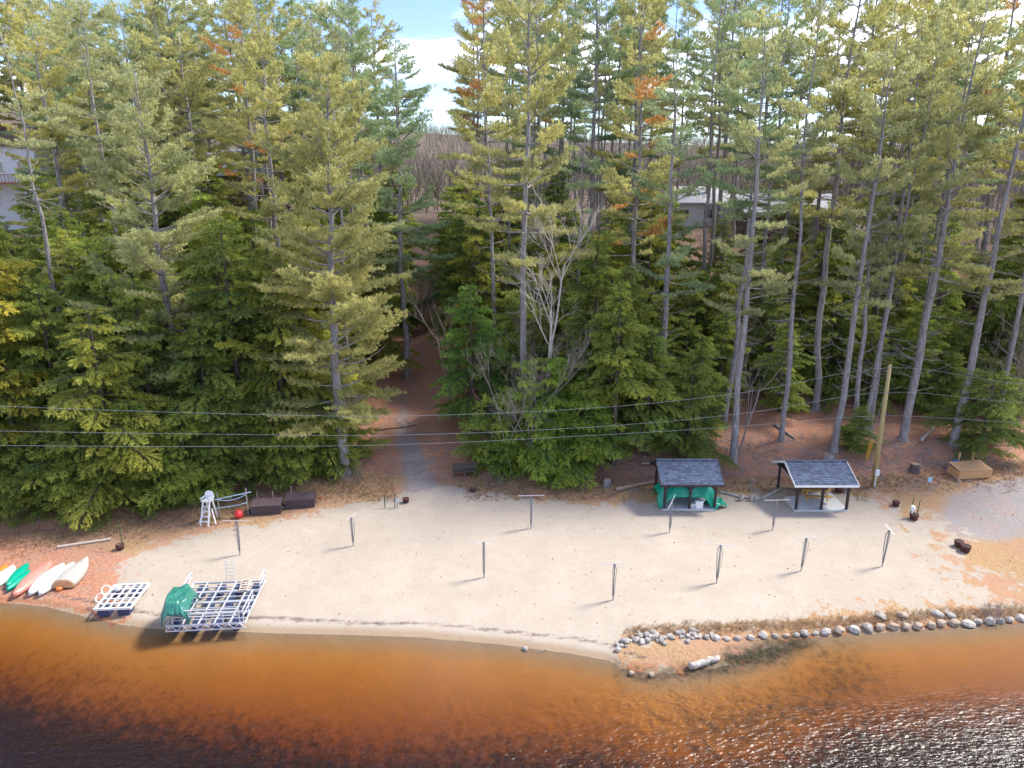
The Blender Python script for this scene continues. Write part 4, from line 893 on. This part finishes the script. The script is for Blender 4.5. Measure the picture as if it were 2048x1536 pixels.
MB().lathe([(.01, -.2), (.12, -.16), (.19, -.06), (.2, .03), (.16, .13), (.07, .19), (.01, .2)], 12).build('ball', M_WHITE, t, True)
def ring(label, p, Rr, rr, rot):
    b = MB(); b.tube([(Rr * math.cos(k * .3927), Rr * math.sin(k * .3927), 0) for k in range(17)], rr, 7, False)
    t = b.build('hose_loop', M_WHITE, None, True); t.location = p; t.rotation_euler = rot; props(t, label, 'hose')
ring('upper white hose loop beside the ball buoy', fd.matrix_basis @ Vector((-W2 * .52, L2 * .66, z2 + .16)), .23, .035, (R(50), R(10), 0))
ring('lower white hose loop hanging off the small float frame', fd.matrix_basis @ Vector((-W2 * .55, L2 * .40, z2 + .05)), .25, .035, (R(40), R(-12), 0))

# lifeguard chair
lg = thing('lifeguard_chair', 'white wooden lifeguard chair with steps facing the lake', 'lifeguard chair', at(409, 1053), R(-8))
for s in (-1, 1):
    MB().beam((s * .27, 0, 0), (s * .23, .55, 1.55), .07, .09).build('stringer', M_WHITE, lg)
    MB().beam((s * .62, .35, 0), (s * .22, .70, .95), .07, .08).build('outrigger', M_WHITE, lg)
    MB().beam((s * .27, 1.25, 0), (s * .23, .85, 1.55), .07, .09).build('back_leg', M_WHITE, lg)
    MB().box(s * .30 - .05, s * .30 + .05, .42, 1.0, 1.74, 1.79).build('armrest', M_WHITE, lg)
for k in range(4): MB().box(-.235, .235, .06 + k * .115, .06 + k * .115 + .16, .26 + k * .31, .30 + k * .31).build('step', M_WHITE, lg)
MB().box(-.32, .32, .42, .95, 1.55, 1.61).build('seat', M_WHITE, lg)
MB().add([(x, .95 + dy, z) for dy in (0, .06) for x, z in ((-.30, 1.615), (.30, 1.615), (.30, 1.95), (.2, 2.10), (0, 2.15), (-.2, 2.10), (-.30, 1.95))], [(0, 1, 2, 3, 4, 5, 6), (13, 12, 11, 10, 9, 8, 7)] + [(k, k + 7, (k + 1) % 7 + 7, (k + 1) % 7) for k in range(7)]).build('backrest', M_WHITE, lg)
# oar rack
g0, g1 = at(440, 1036), at(497, 1031)
for lab, p, h in (('left wooden post of the pipe rack beside the lifeguard chair', g0, 1.9), ('right wooden post of the pipe rack, next to the brown boxes', g1, 2.0)):
    t = MB().tube([(0, 0, -.3), (0, 0, h)], [.06, .05], 7).build('rack_post', M_GREYW); t.location = p; props(t, lab, 'post')
def pipe(label, a, b, m, r=.028, sag=0):
    a, b = Vector(a), Vector(b); mid = (a + b) / 2 - Vector((0, 0, sag)); o = MB().tube([a, a.lerp(mid, .5) - Vector((0, 0, sag * .25)), mid, b.lerp(mid, .5) - Vector((0, 0, sag * .25)), b], r, 6).build('pipe', m); props(o, label, 'pipe', 'pipes on the rack')
ax = (g1 - g0).normalized(); F = Vector((0, -.08, 0))
pipe('top blue pipe lying across the two rack posts', g0 - ax * .5 + F + Vector((0, 0, 1.35)), g1 + ax * .35 + F + Vector((0, 0, 1.75)), M_BLUEP, .04)
pipe('bent blue pipe sagging under the top one', g0 + F * 1.7 + Vector((0, 0, 1.42)), g1 + ax * .05 + F * 1.7 + Vector((0, 0, 1.62)), M_BLUEP, .03, .22)
pipe('lowest grey pipe on the rack', g0 - ax * .4 + F + Vector((0, 0, .78)), g1 + F + Vector((0, 0, .98)), M_BLUEP, .035, .06)
t = thing('buoy', 'round red buoy ball in front of the pipe rack', 'buoy', at(478, 1036)); MB().lathe([(.02, 0), (.16, .04), (.26, .16), (.29, .29), (.25, .43), (.14, .54), (.02, .57)], 16).build('ball', M_RED, t, True); MB().tube([(0, 0, .56), (0, 0, .64)], .04, 7).build('eyelet', M_RED, t)
def deck_box(label, a, b, h, d):
    A, B = at(*a), at(*b); ex = B - A; W = ex.length; t = thing('deck_box', label, 'storage box', (A + B) / 2, math.atan2(ex.y, ex.x))
    MB().box(-W / 2, W / 2, 0, d, 0, h).build('body', M_BROWN, t)
    for k in range(3): MB().box(-W / 2 + .02, W / 2 - .02, -.02, -.002, .06 + k * h / 3, h / 3 - .03 + k * h / 3).build('panel', M_BROWN, t)
    ld = MB().add([(-W / 2 - .04, -.06, h + .003), (W / 2 + .04, -.06, h + .003), (W / 2 + .04, d + .03, h + .16), (-W / 2 - .04, d + .03, h + .16), (-W / 2 - .04, -.06, h + .05), (W / 2 + .04, -.06, h + .05), (W / 2 + .04, d + .03, h + .21), (-W / 2 - .04, d + .03, h + .21)],
               [(3, 2, 1, 0), (4, 5, 6, 7), (0, 1, 5, 4), (1, 2, 6, 5), (2, 3, 7, 6), (3, 0, 4, 7)]).build('lid', M_BROWN, t)
    n = 12
    for k in range(n):
        x = -W / 2 + W * (k + .5) / n; MB().beam((x, -.05, h + .062), (x, d + .02, h + .222), W / n * .62, .03).build('slat', pm('brown_plastic_slat', (.14, .10, .105), (.10, .075, .078), 5, .5, .1), ld)
    return t
deck_box('dark brown deck box nearer the red buoy ball', (502, 1032), (562, 1028), .62, .95)
deck_box('dark brown deck box nearer the trail', (571, 1019), (629, 1015), .62, .95)
for lab, q in (('small black wheel leaning at the corner of the first brown box', (498, 1026)), ('small black wheel between the two brown boxes', (568, 1018))):
    t = thing('cart_wheel', lab, 'wheel', at(*q) + Vector((0, -.05, .16)), R(-20)); MB().tube([(0, -.04, 0), (0, .04, 0)], .17, 12).build('tyre', M_BLACK, t); MB().tube([(0, -.052, 0), (0, .052, 0)], .08, 10).build('rim', M_ALU, t)
for lab, q, h in (('thin grey stake behind the first brown box, left one', (517, 1018), 1.3), ('thin grey stake behind the first brown box, right one', (548, 1016), 1.3), ('thin grey stake behind the second brown box', (585, 1008), 1.35)):
    t = MB().tube([(0, 0, -.2), (0, 0, h)], .035, 6).build('stake', M_GREYW); t.location = at(*q); props(t, lab, 'stake')
t = thing('red_tool', 'red shovel handle beside the second brown box', 'tool', at(634, 1003)); MB().beam((0, 0, .1), (.35, -.15, .45), .06, .06).build('handle', M_RED, t); MB().beam((-.2, .15, .12), (0, 0, .14), .18, .03).build('blade', M_PLANK, t)
def log(name, label, a, b, r0, r1, m, cat='log', up=0.0, group=None, wob=.04):
    A, B = at(*a), at(*b); rr = np.random.default_rng(int(a[0] * 7 + b[1])); n = 7; pts = []
    for k in range(n + 1):
        q = A.lerp(B, k / n); q.z = hz(q.x, q.y) + r0 * .75 + up
        pts.append(q - A + Vector((0, rr.normal(0, wob), 0)))
    o = MB().tube(pts, list(np.linspace(r0, r1, n + 1) * rr.uniform(.96, 1.04, n + 1)), 8).build(name, m, None, True); o.location = A
    return props(o, label, cat, group)
t = MB().beam((0, 0, .08), at(222, 1080) - at(115, 1096) + Vector((0, 0, .08)), .22, .09).build('plank', M_PLANK); t.location = at(115, 1096); props(t, 'long pale plank lying on the grass behind the boats', 'plank')

# planters, stakes and signs
def planter(label, p, s=1.0, dead=True, seed=0):
    t = thing('barrel_planter', label, 'planter', p); t.scale = (s, s, s); r = np.random.default_rng(seed)
    MB().lathe([(.20, 0), (.24, .04), (.285, .30), (.30, .42), (.265, .42), (.255, .36), (.02, .355)], 16).build('tub', M_BARREL, t, True)
    for z, q in ((.10, .255), (.31, .292)): MB().lathe([(q, z - .02), (q + .012, z - .02), (q + .012, z + .02), (q, z + .02)], 16).build('hoop', M_POST, t)
    MB().lathe([(.25, .355), (.2, .385), (.01, .40)], 12).build('soil', M_SOIL, t)
    if dead:
        b = MB()
        for _ in range(26):
            a = r.uniform(0, 6.28); b.tube(curve((.1 * math.cos(a), .1 * math.sin(a), .37), (math.cos(a) * .5, math.sin(a) * .5, 1), r.uniform(.12, .38), 3, -.3, r, .2), [.008, .007, .005, .003], 3, cap=False)
        b.build('dead_stems', M_WEED if False else M_BARE, t)
    return t
planter('barrel planter with a tall stake beside the long plank', at(241, 1099), .85, True, 1)
planter('barrel planter by the two green posts left of the trail', at(812, 1005), .8, False, 2)
planter('barrel planter in front of the trail bench', at(945, 983), .75, True, 3)
planter('barrel planter between the picnic pavilion and the staked planter', at(1791, 1012), .85, True, 4)
planter('barrel planter holding two green stakes and a white bag', at(1827, 1039), .95, True, 5)
planter('upper barrel planter of the pair at the right end of the sand', at(1917, 1093), .95, True, 6)
planter('lower barrel planter of the pair at the right end of the sand', at(1930, 1103), 1.0, True, 7)
planter('dark barrel behind the back post of the picnic pavilion', at(1677, 984), 1.0, False, 8)
def stake(label, p, h, m=M_GREENP, r=.022, lean=0):
    o = MB().tube([(0, 0, -.15), (0, 0, h)], r, 6).build('stake', m); o.location = p; o.rotation_euler = (0, lean, 0); return props(o, label, 'stake')
p = at(246, 1098); stake('tall thin green stake in the planter by the long plank', p, 1.75, M_GREENP, .03)
stake('left green metal post near the trail mouth', at(770, 1016), 1.0, M_GREENP, .035); stake('right green metal post near the trail mouth', at(790, 1015), 1.0, M_GREENP, .035)
pq = at(1827, 1036); stake('left green stake standing in the white-bag planter', pq + Vector((-.18, .1, .2)), 1.25, M_GREENP, .03, R(2)); stake('right green stake standing in the white-bag planter', pq + Vector((.26, .1, .2)), 1.1, M_GREENP, .03, R(3))
bag = tarp('white_bag', 'white plastic bag tied in the two-stake planter', pq + Vector((-.16, -.02, .36)), .34, .30, .5, M_WHITE, 21, .3, n=14, box=2.2, lumps=.4); bag['category'] = 'bag'
def sign(label, p, h, w_, hh, face, m=M_STEEL, rz=0):
    t = thing('sign', label, 'sign', p, rz); MB().tube([(0, 0, -.2), (0, 0, h)], .03, 6).build('post', m, t)
    MB().box(-w_ / 2, w_ / 2, -.055, -.03, h - hh, h).build('panel', M_WHITE, t); MB().box(-w_ / 2 + .03, w_ / 2 - .03, -.062, -.057, h - hh + .03, h - .03).build('face', face, t)
sign('small blue sign beside the right green post', at(795, 1016), .72, .16, .26, M_SIGN)
sign('pale blue sign on a short post in the dry grass', at(1856, 978), .95, .32, .36, M_SIGN, M_STEEL, .2)
sign('pale blue sign standing in front of the new cedar box', at(1911, 948), .75, .30, .36, M_SIGN, M_STEEL, .2)
t = thing('trail_marker', 'small yellow diamond marker at the head of the trail', 'marker', at(750, 790)); MB().tube([(0, 0, -.1), (0, 0, .55)], .025, 5).build('post', M_GREYW, t)
MB().add([(0, -.05, .35), (.2, -.05, .58), (0, -.05, .81), (-.2, -.05, .58), (0, -.03, .35), (.2, -.03, .58), (0, -.03, .81), (-.2, -.03, .58)], [(0, 1, 2, 3), (7, 6, 5, 4), (0, 4, 5, 1), (1, 5, 6, 2), (2, 6, 7, 3), (3, 7, 4, 0)]).build('diamond', M_YEL, t)
# bench at the trail
A, B = at(906, 957), at(954, 955); t = thing('bench', 'weathered dark wooden bench beside the trail mouth', 'bench', (A + B) / 2, math.atan2((B - A).y, (B - A).x)); W = (B - A).length
MW = pm('dark_weathered_wood', (.115, .10, .085), (.08, .07, .06), 5, .9, .3, stretch=(.6, 4, 4))
for k in range(4): MB().box(-W / 2, W / 2, .02 + k * .13, .14 + k * .13, .45, .49).build('seat_slat', MW, t)
for k in range(3): MB().beam((-W / 2, .56 + k * .05, .62 + k * .14), (W / 2, .56 + k * .05, .62 + k * .14), .04, .12).build('back_slat', MW, t)
for s in (-1, 0, 1):
    x = s * (W / 2 - .1); MB().box(x - .04, x + .04, .04, .12, 0, .448).build('leg', MW, t); MB().beam((x, .5, 0), (x, .68, .98), .07, .07).build('back_leg', MW, t)
# cedar box
A, B = at(1916, 961), at(1981, 957); t = thing('cedar_box', 'new tan cedar box with slatted lid at the right', 'storage box', (A + B) / 2, math.atan2((B - A).y, (B - A).x)); W = (B - A).length
MB().box(-W / 2, W / 2, 0, 1.2, .06, .72).build('body', M_TANW, t)
for x in (-W / 2 + .1, W / 2 - .1): MB().box(x - .06, x + .06, .05, 1.15, -.1, .058).build('skid', M_GREYW, t)
for k in range(3): MB().box(-W / 2, W / 2, -.022, -.002, .08 + k * .215, .28 + k * .215).build('board', M_TANW, t)
for k in range(11):
    x = -W / 2 + W * (k + .5) / 11; MB().beam((x, -.1, .74), (x, 1.26, 1.0), W / 11 * .8, .035).build('lid_slat', pm('cedar_lid', (.45, .28, .15), (.35, .21, .11), 5, .75, .2, stretch=(4, .6, 4)), t)
for k, x in enumerate((1920, 1948)):
    p = at(x + 2, 940); o = MB().box(-.06, .06, -.06, .06, -.3, 1.25).build('timber_post', M_TANW); o.location = p + Vector((0, .5, 0)); props(o, ('left' if not k else 'right') + ' tan timber post behind the cedar box', 'post')
t = thing('blue_barrel', 'bright blue plastic barrel behind the cedar box', 'barrel', at(1913, 946) + Vector((0, .3, 0))); MB().lathe([(.26, 0), (.30, .05), (.31, .45), (.30, .85), (.26, .92), (.05, .93)], 14).build('drum', M_BLUE, t, True); MB().lathe([(.315, .28), (.33, .30), (.315, .32)], 14).build('hoop', M_BLUE, t)
for k, (a, b) in enumerate((((1893, 942), (1920, 964)), ((1900, 940), (1926, 960)))):
    A, B = at(*a), at(*b); o = MB().beam((0, 0, .1 + .12 * k), B - A + Vector((0, 0, .06)), .2, .05).build('plank', M_PLANK); o.location = A; props(o, ('longer' if not k else 'upper') + ' loose board leaning at the left of the cedar box', 'plank')

# utility pole and wires
pp = at(1747, 972); pole = thing('utility_pole', 'tall tan utility pole with white meter box', 'utility pole', pp); ptop = ray(1780, 730); hp = CZ + ptop[2] / ptop[1] * pp.y - pp.z
xt = ptop[0] / ptop[1] * pp.y - pp.x
MB().tube([(0, 0, -.5), (xt, 0, hp)], [.19, .125], 12).build('shaft', M_POLE, pole, True)
q = lambda f: Vector((xt * f, 0, hp * f))
o = MB().box(-.14, .14, -.32, -.17, .95, 1.4).build('meter_box', M_WHITE, pole)
MB().tube([(-.05, -.22, .0), (-.05, -.22, .7), (0, -.22, .95)], .05, 7).build('conduit', M_WHITE, pole)
for f in (.985, .79, .60): MB().lathe([(.03, -.06), (.06, -.03), (.06, .03), (.03, .06)], 8, tuple(q(f) + Vector((0, -.17, 0)))).build('insulator', M_STEEL, pole)
gw = thing('guy_wire', 'guy wire with yellow guard sleeves beside the utility pole', 'guy wire', at(1733, 922)); d = pp + q(.9) - gw.location
MB().tube([(0, 0, 0), d], .012, 4).build('wire', M_WIRE, gw)
for s in (-.07, .07): MB().tube([Vector((s, 0, .1)), Vector((s * 1.3, 0, .1)) + d.normalized() * 2.1], .05, 7).build('guard_sleeve', M_YEL, gw)
def catmull(P, n=24):
    P = [Vector(p) for p in P]; P = [P[0] * 2 - P[1]] + P + [P[-1] * 2 - P[-2]]; o = []
    for i in range(1, len(P) - 2):
        for k in range(n):
            t = k / n; o.append(.5 * ((2 * P[i]) + (P[i + 1] - P[i - 1]) * t + (2 * P[i - 1] - 5 * P[i] + 4 * P[i + 1] - P[i + 2]) * t * t + (3 * P[i] - P[i - 1] - 3 * P[i + 1] + P[i + 2]) * t ** 3))
    return o + [P[-2]]
def on_y(px, py, Y): d_ = ray(px, py); t = Y / d_[1]; return Vector((d_[0] * t, Y, CZ + d_[2] * t))
yw = lambda a: np.interp(a, [-500, 0, 1765, 2048, 2700], [33.5, 36.5, pp.y - .2, pp.y + 1.2, pp.y + 4])
for nm, f, lf, rt in (('top', .985, [(-500, 790), (-200, 802), (0, 812), (400, 826), (800, 832), (1200, 815), (1500, 783)], [(2048, 767), (2400, 770), (2700, 760)]),
                  ('middle', .79, [(-500, 848), (-200, 857), (0, 862), (400, 868), (800, 870), (1200, 853), (1500, 825)], [(2048, 805), (2400, 808), (2700, 800)]),
                  ('lowest', .60, [(-500, 886), (-200, 889), (0, 891), (400, 893), (800, 889), (1200, 870), (1500, 851)], [(2048, 845), (2400, 848), (2700, 838)])):
    PP = [on_y(a, b, yw(a)) for a, b in lf] + [pp + q(f) + Vector((0, -.2, 0))] + [on_y(a, b, yw(a)) for a, b in rt]
    o = MB().tube(catmull(PP, 8), .008, 4, False).build('power_line', M_WIRE); props(o, nm + ' of the three overhead lines crossing before the trees', 'power line', 'overhead lines')

# ------------------------------------------------------------------ stones, logs and litter
def rock_mesh(seed, mat, sub=2):
    import bmesh
    bm = bmesh.new(); bmesh.ops.create_icosphere(bm, subdivisions=sub, radius=1); r = np.random.default_rng(seed)
    pl = r.normal(0, 1, (9, 3)); pl /= np.linalg.norm(pl, axis=1)[:, None]; dd = r.uniform(.62, .92, 9)
    for v in bm.verts:
        c = np.array(v.co)
        for n_, d_ in zip(pl, dd):
            k = c @ n_ - d_
            if k > 0: c = c - n_ * k * .9
        v.co = c * (1 + .04 * r.normal())
    me = bpy.data.meshes.new('boulder'); bm.to_mesh(me); bm.free(); me.polygons.foreach_set('use_smooth', [False] * len(me.polygons)); me.materials.append(mat); return me
ROCK = [(rock_mesh(k, M_ROCKS[k % 3], 3), ('grey', 'tan', 'pale')[k % 3]) for k in range(9)]
ordn = ['first', 'second', 'third', 'fourth', 'fifth', 'sixth', 'seventh', 'eighth', 'ninth', 'tenth', 'eleventh', 'twelfth', 'thirteenth', 'fourteenth', 'fifteenth', 'sixteenth', 'seventeenth', 'eighteenth', 'nineteenth', 'twentieth', 'twenty-first', 'twenty-second', 'twenty-third', 'twenty-fourth', 'twenty-fifth', 'twenty-sixth', 'twenty-seventh', 'twenty-eighth', 'twenty-ninth', 'thirtieth', 'thirty-first', 'thirty-second', 'thirty-third', 'thirty-fourth']
def rock(v, p, sx, sy, sz, rz, label, group, sink=.25):
    me, cn_ = ROCK[v]; o = link('boulder', me, None, (p.x, p.y, p.z + sz * (1 - sink) * .6), (random.uniform(-.2, .2), random.uniform(-.2, .2), rz), (sx, sy, sz)); props(o, label(cn_), 'boulder', group)
big = [(1432, 1275, 12), (1453, 1276, 10), (1475, 1275, 11), (1500, 1274, 12), (1525, 1270, 13), (1550, 1270, 11), (1572, 1270, 11), (1592, 1268, 10), (1609, 1266, 12), (1630, 1265, 9), (1650, 1263, 14), (1678, 1262, 16), (1706, 1258, 17), (1735, 1256, 16),
       (1760, 1255, 15), (1785, 1254, 15), (1811, 1253, 14), (1835, 1253, 14), (1861, 1250, 14), (1882, 1247, 15), (1907, 1246, 15), (1935, 1246, 17), (1955, 1243, 14), (1978, 1242, 15), (1999, 1240, 12), (2017, 1238, 13), (2042, 1236, 15), (2072, 1234, 16), (2100, 1231, 15)]
for k, (px, py, rp) in enumerate(big):
    p = at(px, py + 3); s = rp / 1421 * (p.y * CT + CZ * ST) * .76
    rock(int(rng.integers(0, 9)), Vector((p.x, p.y, max(p.z, -.05))), s * random.uniform(.9, 1.15), s * random.uniform(.75, 1.0), s * random.uniform(.55, .8), random.uniform(-.5, .5), lambda c, k=k: '%s boulder, %s in the shoreline row counting from the spit' % (c, ordn[k]), 'boulders edging the shore')
for k, (px, py, rp) in enumerate([(1762, 1236, 11), (1803, 1233, 12), (1875, 1231, 11), (1900, 1233, 10)]):
    p = at(px, py); s = rp / 1421 * (p.y * CT + CZ * ST); rock(k, p, s * 1.1, s, s * .6, k, lambda c, k=k: '%s half-buried stone behind the boulder row, %s from the spit' % (c, ordn[k]), 'stones behind the boulder row')
for k in range(58):
    f = rng.random(); px = 1232 + f * 195 + rng.normal(0, 3); py = np.interp(px, [1232, 1260, 1320, 1430], [1300, 1282, 1280, 1276]) + rng.normal(0, 6) - 3; rp = rng.uniform(3.5, 8) * (1.0 if f < .5 else .85)
    p = at(px, py); s = rp / 1421 * (p.y * CT + CZ * ST); rock(int(rng.choice([0, 2, 3, 5, 6, 8])), p, s * 1.1, s, s * .8, rng.uniform(0, 6), lambda c: '%s fist-sized to head-sized stone in the loose pile at the root of the spit' % c, 'small stones on the spit')
for k, q in enumerate(((1262, 1349), (1303, 1352), (1050, 1300))): p = at(*q); rock((1, 4, 2)[k], Vector((p.x, p.y, 0)), .16, .14, .13, k, lambda c, k=k: ('tan stone in the shallows left of the spit log', 'tan stone under water below the spit', 'lone pale stone at the water edge in mid-beach')[k], 'stones in the shallows')
log('birch_log', 'white birch log half sunk along the spit edge', (1378, 1339), (1436, 1322), .17, .14, M_BIRCH, up=.06)
log('birch_log', 'long white birch rail from the first pavilion to the log seats', (1437, 985), (1480, 996), .1, .09, M_BIRCH)
log('birch_log', 'white birch rail between the log seats', (1478, 996), (1523, 998), .1, .09, M_BIRCH)
log('birch_log', 'white birch rail bending up toward the picnic pavilion', (1524, 998), (1562, 978), .11, .1, M_BIRCH)
for k, px in enumerate((1482, 1503, 1512)):
    t = thing('log_seat', ('leftmost', 'middle', 'rightmost')[k] + ' upright log seat on the birch rail', 'log seat', at(px, 1001)); MB().tube([(0, 0, -.05), (0, 0, .45)], [.17, .16], 10).build('bark', M_BIRCH, t, True); MB().lathe([(.15, .452), (.01, .462)], 10).build('cut_face', M_STUMP, t)
def stump(label, p, r0, h, m=M_BARK):
    t = thing('stump', label, 'stump', p); n = 11
    MB().lathe([(r0 * 1.5, -.15), (r0 * 1.15, .06), (r0, h * .5), (r0 * .97, h)], n).build('bark', m, t, True); MB().lathe([(r0 * .9, h + .003), (.01, h + .012)], n).build('cut_face', M_STUMP, t)
stump('grey stump left of the fallen log near the first pavilion', at(1214, 972), .27, .55); stump('broad grey stump above the picnic pavilion roof', at(1655, 925), .42, .7); stump('cut stump behind the log seats', at(1505, 965), .25, .3, M_STUMP)
stump('pale cut stump behind the right post of the picnic pavilion', at(1693, 985), .2, .3, M_BIRCH); stump('dark rotten stump right of the utility pole', at(1828, 943), .35, .65, M_BARKD)
log('fallen_log', 'peeling tan log lying left of the first pavilion', (1232, 982), (1312, 966), .16, .13, M_STUMP)
log('fallen_log', 'white dead trunk leaning on the slope right of the utility pole', (1840, 890), (1868, 862), .13, .08, M_BIRCH, up=.3)
log('fallen_log', 'dark fallen pole across the upper trail', (750, 862), (832, 850), .07, .05, M_BARKD)
log('fallen_log', 'grey limb lying by the thick roots above the log seats', (1548, 850), (1590, 880), .12, .08, M_TWIG)
t = MB().beam((0, 0, .3), at(1340, 932) - at(1283, 934) + Vector((0, 0, .3)), .2, .06).build('plank', M_PLANK); t.location = at(1283, 934); props(t, 'pale board lying behind the left end of the first pavilion', 'plank')
log('driftwood', 'thin curved stick of driftwood at the water edge', (1075, 1306), (1092, 1300), .025, .015, M_TWIG, 'driftwood')
# twigs and litter over the bank
r = np.random.default_rng(31); b = MB()
for k in range(1300):
    px = r.uniform(1200, 2040) if k % 4 else r.uniform(640, 1000); py = r.uniform(870, 985) if k % 4 else r.uniform(760, 960)
    if 1300 < px < 1730 and py > 960: continue
    p = at(px, py); a = r.uniform(0, 3.14); ln = r.uniform(.3, 1.0) if r.random() < .85 else r.uniform(1, 2.6); dd = Vector((math.cos(a), math.sin(a), 0)) * ln / 2
    e0, e1 = p - dd, p + dd; e0.z = hz(e0.x, e0.y) + .03; e1.z = hz(e1.x, e1.y) + .03 + abs(r.normal(0, .12)); m_ = (e0 + e1) / 2 + Vector((r.normal(0, .05), r.normal(0, .05), .03))
    w0 = r.uniform(.014, .034); b.tube([e0, m_, e1], [w0, w0 * .8, w0 * .4], 3, False)
props(b.build('fallen_twigs', M_TWIG), 'fallen grey twigs strewn over the brown bank', 'twigs', None, 'stuff')
def tufts(name, label, pts, ln, wd, K, seed, spread=.5, tint=.5):
    r = np.random.default_rng(seed); P = np.array(pts); D = np.tile([0, 0, 1.0], (len(P), 1)); V, F, T = blades(P, D, K, ln, wd, spread, r, np.full(len(P), tint) + r.normal(0, .2, len(P)))
    props(link(name, mesh_np(name, V, None, M_WEED, F, {'tint': ('FLOAT', T)})), label, 'grass', None, 'stuff')
r = np.random.default_rng(41); pts = []
for k in range(1500):
    px = r.uniform(1250, 2060); base = np.interp(px, [1250, 1430, 1700, 2048], [1266, 1258, 1240, 1215]); p = at_h(px, base + r.normal(0, 6), .3); pts.append((p[0], p[1], hz(p[0], p[1])))
tufts('dry_grass', 'pale dry grass tufts behind the boulders', pts, .20, .025, 8, 1, .75, .85)
pts = []
for k in range(7000):
    px = r.uniform(-60, 2080); p = at_h(px, np.interp(px, [0, 380, 640, 720], [1075, 1030, 985, 975]) + r.normal(0, 14) if px < 720 else (np.interp(px, [1780, 2048], [968, 945]) + r.normal(0, 10) if px > 1740 else r.uniform(960, 1004)), .7)
    if abs(p[0] - path_x(p[1])) < 2.4 or (8 < p[0] < 24.5 and p[1] < 47.5): continue
    pts.append((p[0], p[1], hz(p[0], p[1])))
tufts('meadow_grass', 'straw-coloured dry grass along the edge of the woods', pts, .16, .03, 7, 2, .75, .45)
r = np.random.default_rng(43); pts = []
while len(pts) < 3800:
    x, y = r.uniform(-34, 36), r.uniform(27, 52)
    s = y - np.interp(x, BK[:, 0], BK[:, 1]); d = y - np.interp(x, SH[:, 0], SH[:, 1])
    if d < .4: continue
    if s < 0 and r.random() > .045: continue
    pts.append((x, y, hz(x, y) + .01))
P = np.array(pts); D = np.stack([r.normal(0, 1, len(P)), r.normal(0, 1, len(P)), np.full(len(P), .15)], 1); V, F, T = blades(P, D, 1, .12, .07, .1, r, np.full(len(P), .3))
props(link('fallen_leaves', mesh_np('fallen_leaves', V, None, foliage('leaf_litter', (.22, .085, .045), (.5, .24, .13), .15), F, {'tint': ('FLOAT', np.repeat(r.random(len(P)), 4))})), 'scattered brown leaves on sand and bank', 'leaves', None, 'stuff')

# trees that would still share a description are told apart by their order from the left
by = {}
for o in scn.objects:
    if o.parent is None and o.get('category') in ('hemlock tree', 'pine tree', 'bare tree'): by.setdefault(o['label'], []).append(o)
for lb, os_ in by.items():
    if len(os_) > 1:
        os_.sort(key=lambda o: o.location.x / o.location.y)
        for k, o in enumerate(os_): o['label'] = (('left ' if k == 0 else 'right ') + lb) if len(os_) == 2 else '%s %s' % (ordn[k], lb)
